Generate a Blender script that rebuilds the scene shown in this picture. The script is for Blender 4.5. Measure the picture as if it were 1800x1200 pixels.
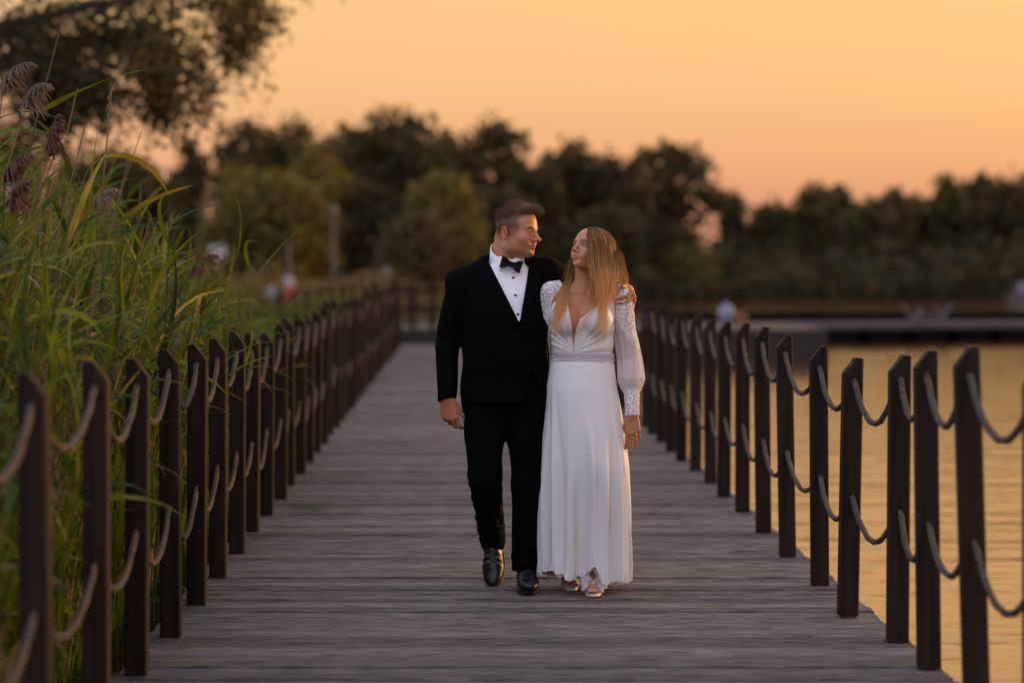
import bpy, math, random
import numpy as np
from mathutils import Vector, Matrix

for _o in list(bpy.data.objects):
    bpy.data.objects.remove(_o, do_unlink=True)
scene = bpy.context.scene
COL = scene.collection
R_ = math.radians
random.seed(7)
rng = np.random.default_rng(11)

# ------------------------------------------------------------------ camera
cam_data = bpy.data.cameras.new('camera')
cam_data.sensor_fit = 'HORIZONTAL'
cam_data.sensor_width = 36.0
cam_data.lens = 85.0
cam_data.shift_x = 0.05          # the axis of the boardwalk runs a little left of the picture centre
cam_data.shift_y = -130.0 / 1800.0
cam_data.clip_start = 0.1
cam_data.clip_end = 3000.0
cam_data.dof.use_dof = True
cam_data.dof.focus_distance = 11.12
cam_data.dof.aperture_fstop = 1.5
cam_data.dof.aperture_blades = 0
camera = bpy.data.objects.new('camera', cam_data)
camera.location = (0.0, 0.0, 1.5)
camera.rotation_euler = (R_(90), 0, 0)
COL.objects.link(camera)
scene.camera = camera

# ------------------------------------------------------------------ colour management
scene.view_settings.view_transform = 'Standard'
scene.view_settings.look = 'None'
scene.view_settings.exposure = 0.0
scene.view_settings.gamma = 1.0
scene.view_settings.use_curve_mapping = False
scene.cycles.use_denoising = True
scene.cycles.max_bounces = 8
scene.cycles.transparent_max_bounces = 24
scene.cycles.caustics_reflective = False
scene.cycles.caustics_refractive = False
scene.cycles.sample_clamp_indirect = 4.0

SUN_AZ = R_(58)      # clockwise from the view axis (+Y) towards +X
SUN_EL = R_(5)


def srgb(r, g, b):
    def f(c):
        c = c / 255.0
        return c / 12.92 if c <= 0.04045 else ((c + 0.055) / 1.055) ** 2.4
    return (f(r), f(g), f(b), 1.0)


# ------------------------------------------------------------------ sky
world = bpy.data.worlds.new('World')
scene.world = world
world.use_nodes = True
nt = world.node_tree
nt.nodes.clear()
N = nt.nodes.new
L = nt.links.new
out = N('ShaderNodeOutputWorld')
tc = N('ShaderNodeTexCoord')
sep = N('ShaderNodeSeparateXYZ')
L(tc.outputs['Generated'], sep.inputs[0])


def wmath(op, a, b=None):
    n = N('ShaderNodeMath')
    n.operation = op
    for i, v in enumerate((a, b)):
        if v is None:
            continue
        if isinstance(v, (int, float)):
            n.inputs[i].default_value = v
        else:
            L(v, n.inputs[i])
    return n.outputs[0]


def wramp(fac, stops, interp='LINEAR'):
    n = N('ShaderNodeValToRGB')
    cr = n.color_ramp
    cr.interpolation = interp
    while len(cr.elements) > 1:
        cr.elements.remove(cr.elements[-1])
    cr.elements[0].position = stops[0][0]
    cr.elements[0].color = stops[0][1]
    for p, c in stops[1:]:
        e = cr.elements.new(p)
        e.color = c
    L(fac, n.inputs[0])
    return n.outputs[0]


elev = wmath('MAXIMUM', sep.outputs['Z'], 0.0)
elev = wmath('POWER', elev, 0.5)                     # more room for the low sky
dotx = wmath('MULTIPLY', sep.outputs['X'], math.sin(SUN_AZ))
doty = wmath('MULTIPLY', sep.outputs['Y'], math.cos(SUN_AZ))
az = wmath('ADD', dotx, doty)                        # 1 towards the sunset, -1 away from it
azf = wmath('MULTIPLY', wmath('ADD', az, 1.0), 0.5)
q = lambda z: math.sqrt(z)
warm = wramp(elev, [
    (0.0, srgb(186, 118, 100)), (q(.022), srgb(214, 140, 102)), (q(.045), srgb(234, 164, 106)),
    (q(.075), srgb(243, 183, 114)), (q(.11), srgb(247, 191, 114)), (q(.2), srgb(253, 192, 116)),
    (q(.32), srgb(246, 190, 128)), (q(.55), srgb(222, 200, 186)), (1.0, srgb(176, 186, 218))])
cool = wramp(elev, [
    (0.0, srgb(172, 154, 164)), (q(.08), srgb(212, 196, 204)), (q(.2), srgb(212, 206, 222)),
    (q(.5), srgb(204, 208, 228)), (1.0, srgb(172, 184, 216))])
azs = wramp(azf, [(0.0, (0, 0, 0, 1)), (0.45, (.12, .12, .12, 1)), (0.74, (.93, .93, .93, 1)), (1.0, (1, 1, 1, 1))], 'EASE')
mix = N('ShaderNodeMix')
mix.data_type = 'RGBA'
L(azs, mix.inputs[0])
vs_ = N('ShaderNodeVectorMath')
vs_.operation = 'SCALE'
vs_.inputs['Scale'].default_value = 1.8      # the open dusk sky behind the viewer
L(cool, vs_.inputs[0])
L(vs_.outputs[0], mix.inputs[6])
L(warm, mix.inputs[7])
# afterglow round the set sun, outside the frame to the right
glow = wmath('POWER', azf, 14.0)
glowe = wramp(elev, [(0.0, (.25, .25, .25, 1)), (q(.06), (.7, .7, .7, 1)), (q(.16), (1, 1, 1, 1)), (q(.5), (.25, .25, .25, 1)), (1.0, (0, 0, 0, 1))])
glowf = wmath('MULTIPLY', glow, glowe)
gm = N('ShaderNodeMix')
gm.data_type = 'RGBA'
gm.blend_type = 'ADD'
L(wmath('MULTIPLY', glowf, 0.8), gm.inputs[0])
L(mix.outputs[2], gm.inputs[6])
gm.inputs[7].default_value = (1.0, .60, .19, 1)
bg1 = N('ShaderNodeBackground')
L(gm.outputs[2], bg1.inputs[0])
bg1.inputs[1].default_value = 1.0
sky = N('ShaderNodeTexSky')
sky.sky_type = 'NISHITA'
sky.sun_disc = False
sky.sun_elevation = SUN_EL
sky.sun_rotation = SUN_AZ
sky.air_density = 1.0
sky.dust_density = 2.0
bg2 = N('ShaderNodeBackground')
L(sky.outputs[0], bg2.inputs[0])
bg2.inputs[1].default_value = 0.01
add = N('ShaderNodeAddShader')
L(bg1.outputs[0], add.inputs[0])
L(bg2.outputs[0], add.inputs[1])
L(add.outputs[0], out.inputs[0])

# ------------------------------------------------------------------ sun, almost down behind thin haze
sd = bpy.data.lights.new('sun', 'SUN')
sd.energy = 3.6
sd.angle = R_(14)
sd.color = (1.0, .55, .22)
sun = bpy.data.objects.new('sun', sd)
dirv = Vector((math.sin(SUN_AZ) * math.cos(SUN_EL), math.cos(SUN_AZ) * math.cos(SUN_EL), math.sin(SUN_EL)))
sun.rotation_euler = dirv.to_track_quat('Z', 'Y').to_euler()
COL.objects.link(sun)


# ================================================================== helpers
def link(o, parent=None):
    COL.objects.link(o)
    if parent is not None:
        o.parent = parent
    return o


def tag(o, label=None, cat=None, group=None, kind=None):
    if label:
        o['label'] = label
    if cat:
        o['category'] = cat
    if group:
        o['group'] = group
    if kind:
        o['kind'] = kind
    return o


def empty(name, loc=(0, 0, 0), rz=0.0, parent=None):
    o = bpy.data.objects.new(name, None)
    o.empty_display_size = 0.1
    o.location = loc
    o.rotation_euler = (0, 0, rz)
    return link(o, parent)


def mesh_from(name, verts, faces, mat=None, smooth=False, sharp_angle=None):
    me = bpy.data.meshes.new(name)
    verts = np.asarray(verts, dtype=np.float32).reshape(-1, 3)
    if isinstance(faces, np.ndarray):
        k = faces.shape[1]
        nf = len(faces)
        me.vertices.add(len(verts))
        me.vertices.foreach_set('co', verts.ravel())
        me.loops.add(nf * k)
        me.loops.foreach_set('vertex_index', faces.astype(np.int32).ravel())
        me.polygons.add(nf)
        me.polygons.foreach_set('loop_start', np.arange(0, nf * k, k, dtype=np.int32))
        me.update(calc_edges=True)
        me.validate()
    else:
        me.from_pydata([tuple(map(float, v)) for v in verts], [], [tuple(f) for f in faces])
        me.update()
    if smooth:
        me.polygons.foreach_set('use_smooth', [True] * len(me.polygons))
    if mat is not None:
        for m in (mat if isinstance(mat, (list, tuple)) else [mat]):
            me.materials.append(m)
    return me


def obj(name, me, parent=None, loc=(0, 0, 0), rot=(0, 0, 0), scale=(1, 1, 1)):
    o = bpy.data.objects.new(name, me)
    o.location = loc
    o.rotation_euler = rot
    o.scale = scale
    return link(o, parent)


def vcol(me, cols, name='Col'):
    a = me.color_attributes.new(name, 'FLOAT_COLOR', 'POINT')
    c = np.ones((len(me.vertices), 4), dtype=np.float32)
    c[:, :cols.shape[1]] = cols
    a.data.foreach_set('color', c.ravel())


class MB:
    """collects simple solids into one mesh"""

    def __init__(self):
        self.v = []
        self.f = []
        self.mi = []

    def _push(self, v, f, mi=0):
        b = len(self.v)
        self.v += [tuple(p) for p in v]
        self.f += [tuple(i + b for i in q_) for q_ in f]
        self.mi += [mi] * len(f)

    def box(self, c, s, rz=0.0, mi=0, taper=1.0):
        x, y, z = c
        a, b, h = s[0] / 2, s[1] / 2, s[2] / 2
        p = []
        for dz, t in ((-h, 1.0), (h, taper)):
            for dx, dy in ((-a, -b), (a, -b), (a, b), (-a, b)):
                dx *= t
                dy *= t
                p.append((x + dx * math.cos(rz) - dy * math.sin(rz), y + dx * math.sin(rz) + dy * math.cos(rz), z + dz))
        self._push(p, [(3, 2, 1, 0), (4, 5, 6, 7), (0, 1, 5, 4), (1, 2, 6, 5), (2, 3, 7, 6), (3, 0, 4, 7)], mi)

    def tube(self, pts, radii, n=8, mi=0, cap=True):
        pts = [Vector(p) for p in pts]
        rings = []
        prev = None
        for i, p in enumerate(pts):
            t = (pts[min(i + 1, len(pts) - 1)] - pts[max(i - 1, 0)])
            if t.length < 1e-9:
                t = Vector((0, 0, 1))
            t.normalize()
            if prev is None:
                u = t.orthogonal().normalized()
            else:
                u = (prev - t * prev.dot(t)).normalized()
            prev = u
            w = t.cross(u)
            r = radii[i] if not isinstance(radii, (int, float)) else radii
            rings.append([p + (u * math.cos(2 * math.pi * k / n) + w * math.sin(2 * math.pi * k / n)) * r for k in range(n)])
        v = [q_ for rg in rings for q_ in rg]
        f = []
        for i in range(len(rings) - 1):
            for k in range(n):
                a, b = i * n + k, i * n + (k + 1) % n
                f.append((a, b, b + n, a + n))
        if cap:
            f.append(tuple(range(n - 1, -1, -1)))
            f.append(tuple((len(rings) - 1) * n + k for k in range(n)))
        self._push(v, f, mi)

    def ball(self, c, r, n=10, m=6, mi=0):
        if isinstance(r, (int, float)):
            r = (r, r, r)
        v = [(c[0], c[1], c[2] - r[2])]
        for i in range(1, m):
            ph = -math.pi / 2 + math.pi * i / m
            for k in range(n):
                th = 2 * math.pi * k / n
                v.append((c[0] + r[0] * math.cos(ph) * math.cos(th), c[1] + r[1] * math.cos(ph) * math.sin(th), c[2] + r[2] * math.sin(ph)))
        v.append((c[0], c[1], c[2] + r[2]))
        f = [(0, 1 + (k + 1) % n, 1 + k) for k in range(n)]
        for i in range(m - 2):
            for k in range(n):
                a, b = 1 + i * n + k, 1 + i * n + (k + 1) % n
                f.append((a, b, b + n, a + n))
        t = len(v) - 1
        o = 1 + (m - 2) * n
        f += [(o + k, o + (k + 1) % n, t) for k in range(n)]
        self._push(v, f, mi)

    def mesh(self, name, mat=None, smooth=False):
        me = mesh_from(name, self.v, self.f, mat, smooth)
        if any(self.mi):
            me.polygons.foreach_set('material_index', self.mi)
        return me


# ------------------------------------------------------------------ materials
def material(name, color, rough=.7, spec=.5, noise=None, noise_amt=.3, noise_scale=(5, 5, 5), bump=0.0, bump_scale=None,
             obj_var=0.0, color2=None, vc=False, trans=0.0, trans_color=None, sheen=0.0, metallic=0.0, detail=4.0, coords='Object', spots=None):
    m = bpy.data.materials.new(name)
    m.use_nodes = True
    t = m.node_tree
    t.nodes.clear()
    n_ = t.nodes.new
    l_ = t.links.new
    o_ = n_('ShaderNodeOutputMaterial')
    b = n_('ShaderNodeBsdfPrincipled')
    b.inputs['Roughness'].default_value = rough
    b.inputs['Specular IOR Level'].default_value = spec
    b.inputs['Metallic'].default_value = metallic
    if sheen:
        b.inputs['Sheen Weight'].default_value = sheen
        b.inputs['Sheen Roughness'].default_value = .4
    tcn = n_('ShaderNodeTexCoord')
    mp = n_('ShaderNodeMapping')
    mp.inputs['Scale'].default_value = noise_scale
    l_(tcn.outputs[coords], mp.inputs[0])
    nz = n_('ShaderNodeTexNoise')
    nz.inputs['Scale'].default_value = 1.0
    nz.inputs['Detail'].default_value = detail
    l_(mp.outputs[0], nz.inputs['Vector'])
    oi = n_('ShaderNodeObjectInfo')
    if obj_var:
        # every piece takes its own stretch of grain
        va = n_('ShaderNodeVectorMath')
        va.operation = 'ADD'
        cx = n_('ShaderNodeMath')
        cx.operation = 'MULTIPLY'
        cx.inputs[1].default_value = 91.7
        l_(oi.outputs['Random'], cx.inputs[0])
        l_(mp.outputs[0], va.inputs[0])
        l_(cx.outputs[0], va.inputs[1])
        l_(va.outputs[0], nz.inputs['Vector'])
    mx = n_('ShaderNodeMix')
    mx.data_type = 'RGBA'
    c1 = tuple(color) + (1,) if len(color) == 3 else tuple(color)
    c2 = color2 if color2 is not None else [x * (1 - noise_amt) for x in c1[:3]]
    c2 = tuple(c2)[:3] + (1,)
    cr = n_('ShaderNodeMapRange')
    cr.inputs[1].default_value = .32
    cr.inputs[2].default_value = .68
    l_(nz.outputs['Fac'], cr.inputs[0])
    l_(cr.outputs[0], mx.inputs[0])
    mx.inputs[6].default_value = c2
    mx.inputs[7].default_value = c1
    col = mx.outputs[2]
    if vc:
        va_ = n_('ShaderNodeVertexColor')
        va_.layer_name = 'Col'
        m2 = n_('ShaderNodeMix')
        m2.data_type = 'RGBA'
        m2.blend_type = 'MULTIPLY'
        m2.inputs[0].default_value = 1.0
        l_(col, m2.inputs[6])
        l_(va_.outputs[0], m2.inputs[7])
        col = m2.outputs[2]
    if obj_var:
        hs = n_('ShaderNodeHueSaturation')
        mr = n_('ShaderNodeMapRange')
        mr.inputs[3].default_value = 1 - obj_var
        mr.inputs[4].default_value = 1 + obj_var
        l_(oi.outputs['Random'], mr.inputs[0])
        l_(mr.outputs[0], hs.inputs['Value'])
        l_(col, hs.inputs['Color'])
        col = hs.outputs[0]
    l_(col, b.inputs['Base Color'])
    if bump:
        bp = n_('ShaderNodeBump')
        bp.inputs['Strength'].default_value = bump
        bp.inputs['Distance'].default_value = .01
        src = nz.outputs['Fac']
        if bump_scale is not None:
            mp2 = n_('ShaderNodeMapping')
            mp2.inputs['Scale'].default_value = bump_scale
            l_(tcn.outputs[coords], mp2.inputs[0])
            nz2 = n_('ShaderNodeTexNoise')
            nz2.inputs['Scale'].default_value = 1.0
            nz2.inputs['Detail'].default_value = 5
            l_(mp2.outputs[0], nz2.inputs['Vector'])
            src = nz2.outputs['Fac']
        l_(src, bp.inputs['Height'])
        l_(bp.outputs[0], b.inputs['Normal'])
    sh = b.outputs[0]
    if trans:
        tr = n_('ShaderNodeBsdfTranslucent')
        if trans_color is not None:
            tr.inputs[0].default_value = tuple(trans_color) + (1,)
        else:
            l_(col, tr.inputs[0])
        ms = n_('ShaderNodeMixShader')
        ms.inputs[0].default_value = trans
        l_(b.outputs[0], ms.inputs[1])
        l_(tr.outputs[0], ms.inputs[2])
        sh = ms.outputs[0]
    l_(sh, o_.inputs[0])
    return m


M = {}
M['plank'] = material('weathered_plank', (.225, .187, .176), rough=.66, spec=.3, color2=(.035, .027, .026), noise_scale=(5.5, 60, 20), bump=.6,
                      bump_scale=(7, 170, 50), obj_var=.3, detail=7)
M['joist'] = material('dark_joist', (.03, .025, .022), rough=.9)
M['post'] = material('stained_post', (.030, .0175, .0118), rough=.72, spec=.12, color2=(.011, .0062, .005), noise_scale=(28, 28, 1.6), bump=.25,
                     bump_scale=(160, 160, 5), obj_var=.25)
M['rope'] = material('twisted_rope', (.125, .10, .08), rough=.95, spec=.1, color2=(.06, .046, .038), noise_scale=(70, 70, 70), bump=.6, bump_scale=(300, 300, 300))
M['metal'] = material('grey_metal', (.13, .13, .15), rough=.5, metallic=.3)
M['pale'] = material('pale_paint', (.42, .40, .47), rough=.6)
M['red'] = material('red_paint', (.5, .07, .04), rough=.6)
M['bark'] = material('bark', (.05, .04, .03), rough=.95, noise_scale=(3, 3, 1), bump=.3)

# ================================================================== setting: water, banks
WATER_Z = -0.7


def water_material():
    m = bpy.data.materials.new('lake_water')
    m.use_nodes = True
    t = m.node_tree
    b = t.nodes['Principled BSDF']
    b.inputs['Base Color'].default_value = (.14, .055, .018, 1)
    b.inputs['Roughness'].default_value = .06
    b.inputs['IOR'].default_value = 1.85
    b.inputs['Specular IOR Level'].default_value = .9
    b.inputs['Specular Tint'].default_value = (1.0, .86, .74, 1)
    tcn = t.nodes.new('ShaderNodeTexCoord')
    prev = None
    for sc_, dist in (((.4, 2.2, 1), .05), ((1.2, 6, 1), .013), ((4, 18, 1), .0025)):
        mp = t.nodes.new('ShaderNodeMapping')
        mp.inputs['Scale'].default_value = sc_
        mp.inputs['Rotation'].default_value = (0, 0, .12)
        nz = t.nodes.new('ShaderNodeTexNoise')
        nz.inputs['Scale'].default_value = 1
        nz.inputs['Detail'].default_value = 3
        bp = t.nodes.new('ShaderNodeBump')
        bp.inputs['Strength'].default_value = .55
        bp.inputs['Distance'].default_value = dist
        t.links.new(tcn.outputs['Object'], mp.inputs[0])
        t.links.new(mp.outputs[0], nz.inputs['Vector'])
        t.links.new(nz.outputs['Fac'], bp.inputs['Height'])
        if prev is not None:
            t.links.new(prev, bp.inputs['Normal'])
        prev = bp.outputs[0]
    t.links.new(prev, b.inputs['Normal'])
    return m


M['water'] = water_material()
o = obj('lake_water', mesh_from('lake_water', [(-400, -60, WATER_Z), (600, -60, WATER_Z), (600, 900, WATER_Z), (-400, 900, WATER_Z)], [(0, 1, 2, 3)], M['water']))
tag(o, 'calm lake water mirroring the orange sunset sky', kind='structure')

M['bank'] = material('grassy_bank', (.04, .034, .016), rough=1.0, spec=.05, color2=(.018, .016, .010), noise_scale=(.25, .25, 1), bump=.3)
M['mud'] = material('marsh_ground', (.035, .03, .018), rough=.95, color2=(.018, .015, .01), noise_scale=(4, 4, 4))


def smoothstep(a, b, x):
    t = np.clip((x - a) / (b - a), 0, 1)
    return t * t * (3 - 2 * t)


def bank_height(x, y):
    # far bank: shore line at about y = 156, left bank: x < -1.6 near and swinging out to the far meadow
    sh = 157 + 2.5 * np.sin(x * .11) + 1.2 * np.sin(x * .31 + 1)
    far = smoothstep(-3, 10, y - sh) * 1.5 + smoothstep(20, 200, y - sh) * 2.5
    edge = -2.0 - smoothstep(20, 44, y) * 1.0 + smoothstep(59, 64, y) * 8.5
    near = smoothstep(-.5, 2.2, edge - x) * .45 + smoothstep(58, 80, y) * smoothstep(0, 5, edge - x) * .9
    near = np.where(y < 46, np.minimum(near, .42), near)
    h = np.maximum(far, near)
    return WATER_Z - .25 + h + .05 * np.sin(x * 1.3) * np.sin(y * .9) * (h > .3)


xs = np.concatenate([np.linspace(-260, -30, 24), np.linspace(-28, 12, 100), np.linspace(16, 420, 60)])
ys = np.concatenate([np.linspace(-20, 60, 80), np.linspace(62, 180, 90), np.linspace(190, 800, 24)])
XX, YY = np.meshgrid(xs, ys, indexing='ij')
ZZ = bank_height(XX, YY)
nx_, ny_ = XX.shape
idx = np.arange(nx_ * ny_).reshape(nx_, ny_)
fc = np.stack([idx[:-1, :-1], idx[1:, :-1], idx[1:, 1:], idx[:-1, 1:]], -1).reshape(-1, 4)
o = obj('terrain', mesh_from('terrain', np.stack([XX, YY, ZZ], -1).reshape(-1, 3), fc, M['bank'], True))
tag(o, 'dark grassy bank round the lake', kind='structure')

# ================================================================== boardwalk
DX0, DX1 = -1.27, 1.80
DY0, DY1 = 5.2, 47.2
walk = empty('boardwalk', (0, 0, 0))
tag(walk, 'grey weathered boardwalk running straight over the lake', kind='structure')
PITCH = .145


def plank_mesh(seed):
    r = random.Random(seed)
    w = PITCH - .008 - r.random() ** 3 * .020
    x0 = DX0 - r.random() * .012
    x1 = DX1 + r.random() * .012
    # cross-section with four grooves, extruded along x
    prof = [(-w / 2, -.03), (-w / 2, -.003), (-w / 2 + .003, 0)]
    ng = 5
    for i in range(1, ng):
        c = -w / 2 + w * i / ng
        g_ = .004 + r.random() * .004
        prof += [(c - g_, 0), (c, -.006 - r.random() * .004), (c + g_, 0)]
    prof += [(w / 2 - .003, 0), (w / 2, -.003), (w / 2, -.03)]
    n = len(prof)
    sk = (r.random() - .5) * .006
    v = [(x0, y - sk, z) for y, z in prof] + [(x1, y + sk, z) for y, z in prof]
    f = [(i, i + 1, n + i + 1, n + i) for i in range(n - 1)]
    f = [q_[::-1] for q_ in f]
    f.append(tuple(range(n)))
    f.append(tuple(range(2 * n - 1, n - 1, -1)))
    return mesh_from('plank', v, f, M['plank'])


plank_meshes = [plank_mesh(i) for i in range(16)]
ny = int((DY1 - DY0) / PITCH)
for i in range(ny):
    p = bpy.data.objects.new('plank', plank_meshes[random.randrange(16)])
    p.location = (0, DY0 + (i + .5) * PITCH, -.001 - random.random() ** 2 * .010)
    p.rotation_euler = (random.gauss(0, .022), 0, random.gauss(0, .0006))
    COL.objects.link(p)
    p.parent = walk
for k, x in enumerate((DX0 + .12, -.5, .27, 1.0, DX1 - .12)):
    mb = MB()
    mb.box((x, (DY0 + DY1) / 2, -.15), (.09, DY1 - DY0, .22))
    obj('joist', mb.mesh('joist', M['joist']), walk)
mb = MB()
for side in (DX0 + .2, DX1 - .2):
    pass
for i in range(12):
    for x in (DX0 + .25, DX1 - .25):
        mb = MB()
        mb.tube([(x, 6.5 + i * 3.6, -2.0), (x, 6.5 + i * 3.6, -.26)], .09, 10)
        obj('pile', mb.mesh('pile', M['joist']), walk)

# ================================================================== rope railings
PW = .082


def post_mesh(h, side, lean=0.0, seed=0):
    """post standing on z=0; the slanted top peaks on the outer side (side=-1 left, +1 right)"""
    r = random.Random(seed)
    a = PW / 2
    c = .006
    # front outline in x,z: the peak lies towards `side`
    pk = a * .62
    out_ = [(-a * side, 0), (a * side, 0), (a * side, h - .008), (a * side - .008 * side, h), (pk * side - .012 * side, h),
            (-a * side + .004 * side, h - .062), (-a * side, h - .07)]
    n = len(out_)
    v = []
    for y, ins in ((-a, c), (-a + c, 0), (a - c, 0), (a, c)):
        for x, z in out_:
            zz = z
            xx = x - math.copysign(min(ins, abs(x)), x)
            if z > .1:
                zz = z - ins * .6
            v.append((xx + lean * zz, y, zz))
    f = []
    for k in range(3):
        for i in range(n):
            j = (i + 1) % n
            q_ = (k * n + i, k * n + j, (k + 1) * n + j, (k + 1) * n + i)
            f.append(q_ if side > 0 else q_[::-1])
    fr = tuple(range(n))
    bk = tuple(3 * n + i for i in range(n))
    f.append(fr[::-1] if side > 0 else fr)
    f.append(bk if side > 0 else bk[::-1])
    return mesh_from('post', v, f, M['post'])


def rope_mesh(pts, r=.0118, n=9):
    """three-strand rope swept along pts (numpy n x 3)"""
    pts = np.asarray(pts)
    m = len(pts)
    t = np.gradient(pts, axis=0)
    t /= np.linalg.norm(t, axis=1, keepdims=True)
    up = np.array([1.0, 0, 0])
    u = up - t * (t @ up)[:, None]
    u /= np.linalg.norm(u, axis=1, keepdims=True)
    w = np.cross(t, u)
    s = np.concatenate([[0], np.cumsum(np.linalg.norm(np.diff(pts, axis=0), axis=1))])
    ang = np.arange(n) * 2 * np.pi / n
    rad = r * (1 + .2 * np.cos(3 * (ang[None] - s[:, None] * 2 * np.pi / .11)))
    v = pts[:, None] + u[:, None] * (np.cos(ang)[None, :, None] * rad[..., None]) + w[:, None] * (np.sin(ang)[None, :, None] * rad[..., None])
    i = np.arange(m - 1)[:, None]
    k = np.arange(n)[None]
    k2 = (k + 1) % n
    f = np.stack(np.broadcast_arrays(i * n + k, i * n + k2, (i + 1) * n + k2, (i + 1) * n + k), -1).reshape(-1, 4)
    return mesh_from('rope', v.reshape(-1, 3), f, M['rope'], True)


def railing(label, posts, side, seed):
    """posts: list of (x, y, height, lean)"""
    rr = random.Random(seed)
    root = empty('rope_railing', (posts[0][0], posts[0][1], 0))
    tag(root, label, 'railing')
    base = Vector(root.location)
    hu, hl = [], []
    for i, (x, y, h, ln) in enumerate(posts):
        p = obj('post', post_mesh(h, side, ln, seed + i), root, Vector((x, y, 0)) - base, (0, 0, rr.gauss(0, .02)))
        a = h - .085 - rr.random() * .02
        b = h * .455 + rr.gauss(0, .012)
        hu.append((x + ln * a, y, a))
        hl.append((x + ln * b, y, b))
    for holes, sag0 in ((hu, .17), (hl, .16)):
        pts = []
        for i in range(len(holes) - 1):
            p, q_ = np.array(holes[i]), np.array(holes[i + 1])
            ns = 26 if p[1] < 26 else 10
            sg = sag0 * (1 + rr.gauss(0, .1))
            t = np.linspace(0, 1, ns, endpoint=False)
            c = p[None] * (1 - t[:, None]) + q_[None] * t[:, None]
            # straight inside the post, catenary-like between
            tt = np.clip((t * np.linalg.norm(q_ - p) - PW / 2) / max(.05, np.linalg.norm(q_ - p) - PW), 0, 1)
            c[:, 2] -= sg * (4 * tt * (1 - tt)) ** .9
            pts.append(c)
        pts.append(np.array(holes[-1])[None])
        pts = np.concatenate(pts) - np.array(base)[None]
        obj('rope', rope_mesh(pts), root)
    return root


rl = random.Random(5)
left = [(-1.19, 5.75, 1.22, 0), (-1.19, 6.80, 1.205, -.01), (-1.195, 7.93, 1.195, .0), (-1.196, 8.92, 1.165, 0.005), (-1.18, 9.84, 1.17, -.004),
        (-1.18, 10.80, 1.157, .004), (-1.18, 11.76, 1.155, .0), (-1.178, 12.75, 1.16, .0)]
y = 13.77
while y < 47:
    left.append((-1.18 + rl.gauss(0, .008), y, 1.15 + rl.gauss(0, .022), rl.gauss(0, .006)))
    y += 1.0 + rl.gauss(0, .03)
right = [(1.762, 7.38, 1.21, 0), (1.742, 8.16, 1.235, -.03), (1.758, 9.08, 1.19, -.012), (1.755, 9.72, 1.148, .008), (1.672, 10.45, 1.11, .02),
         (1.70, 11.45, 1.128, -.006), (1.70, 12.58, 1.151, -.016), (1.715, 13.7, 1.165, -.01), (1.73, 14.85, 1.158, .0), (1.725, 15.85, 1.145, .004)]
y = 16.87
while y < 47:
    right.append((1.73 + rl.gauss(0, .01), y, 1.145 + rl.gauss(0, .018), rl.gauss(0, .008)))
    y += 1.02 + rl.gauss(0, .04)
railing('dark timber posts with two sagging ropes along the reed side of the boardwalk', left, -1, 100)
railing('dark timber posts with two sagging ropes along the open water side of the boardwalk', right, 1, 300)

# transverse platform and its fence beyond the end of the boardwalk
mb = MB()
mb.box((3.0, 59.5, -.02), (11.0, 7.0, .2))
pf = empty('cross_platform', (3.0, 59.5, 0))
tag(pf, 'grey cross platform beyond the far end of the boardwalk', kind='structure')
mb = MB()
mb.box((0, 0, -.02), (11.0, 7.0, .16))
obj('platform_deck', mb.mesh('platform_deck', M['joist']), pf)
mb = MB()
mb.box((0, -3.44, -.42), (11.0, .08, .70))
obj('fascia', mb.mesh('fascia', M['joist']), pf)
for i in range(7):
    mb = MB()
    mb.box((-4.8 + i * 1.6, -2.9, -.5), (1.1, .9, .78))
    obj('float', mb.mesh('float', M['joist']), pf)
fence2 = [(-1.6 + i * .62, 61.5, 1.15 + rl.gauss(0, .02), 0) for i in range(10)]
f2 = empty('board_fence', (-2.0, 56.6, .06))
tag(f2, 'brown post fence across the far end of the boardwalk', 'fence')
for i in range(16):
    obj('post', post_mesh(1.1 + rl.gauss(0, .03), -1, 0, 900 + i), f2, (i * .45, 0, 0), (0, 0, 0), (1.4, 1, 1))
for z in (.45, .9):
    mb = MB()
    mb.box((3.3, .07, z), (7.0, .04, .1))
    obj('rail', mb.mesh('rail', M['post']), f2)
f3 = empty('rope_railing', (-3.3, 44.0, -.1))
tag(f3, 'far railing of brown posts running from the reeds to the cross platform', 'railing')
hp = []
for i in range(13):
    t = i / 12
    pos = (2.0 * t, 15.5 * t, .1 * t)
    obj('post', post_mesh(1.2 + rl.gauss(0, .03), -1, 0, 700 + i), f3, pos)
    hp.append(pos)
for z in (1.0, .5):
    pts = []
    for i in range(12):
        p, q_ = np.array(hp[i]), np.array(hp[i + 1])
        t = np.linspace(0, 1, 8, endpoint=False)[:, None]
        c = p * (1 - t) + q_ * t
        c[:, 2] += z - .15 * (4 * t * (1 - t))[:, 0]
        pts.append(c)
    obj('rope', rope_mesh(np.concatenate(pts)), f3)

# ================================================================== floating pontoons on the right
M['float'] = material('dark_float', (.010, .009, .009), rough=1.0, spec=.0)
M['pontoon'] = material('grey_pontoon_deck', (.115, .09, .095), rough=1.0, spec=.0, color2=(.08, .062, .066), noise_scale=(.6, 3, 1))
M['darkwood'] = material('dark_wet_timber', (.02, .016, .015), rough=1.0, spec=.0)


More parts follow.
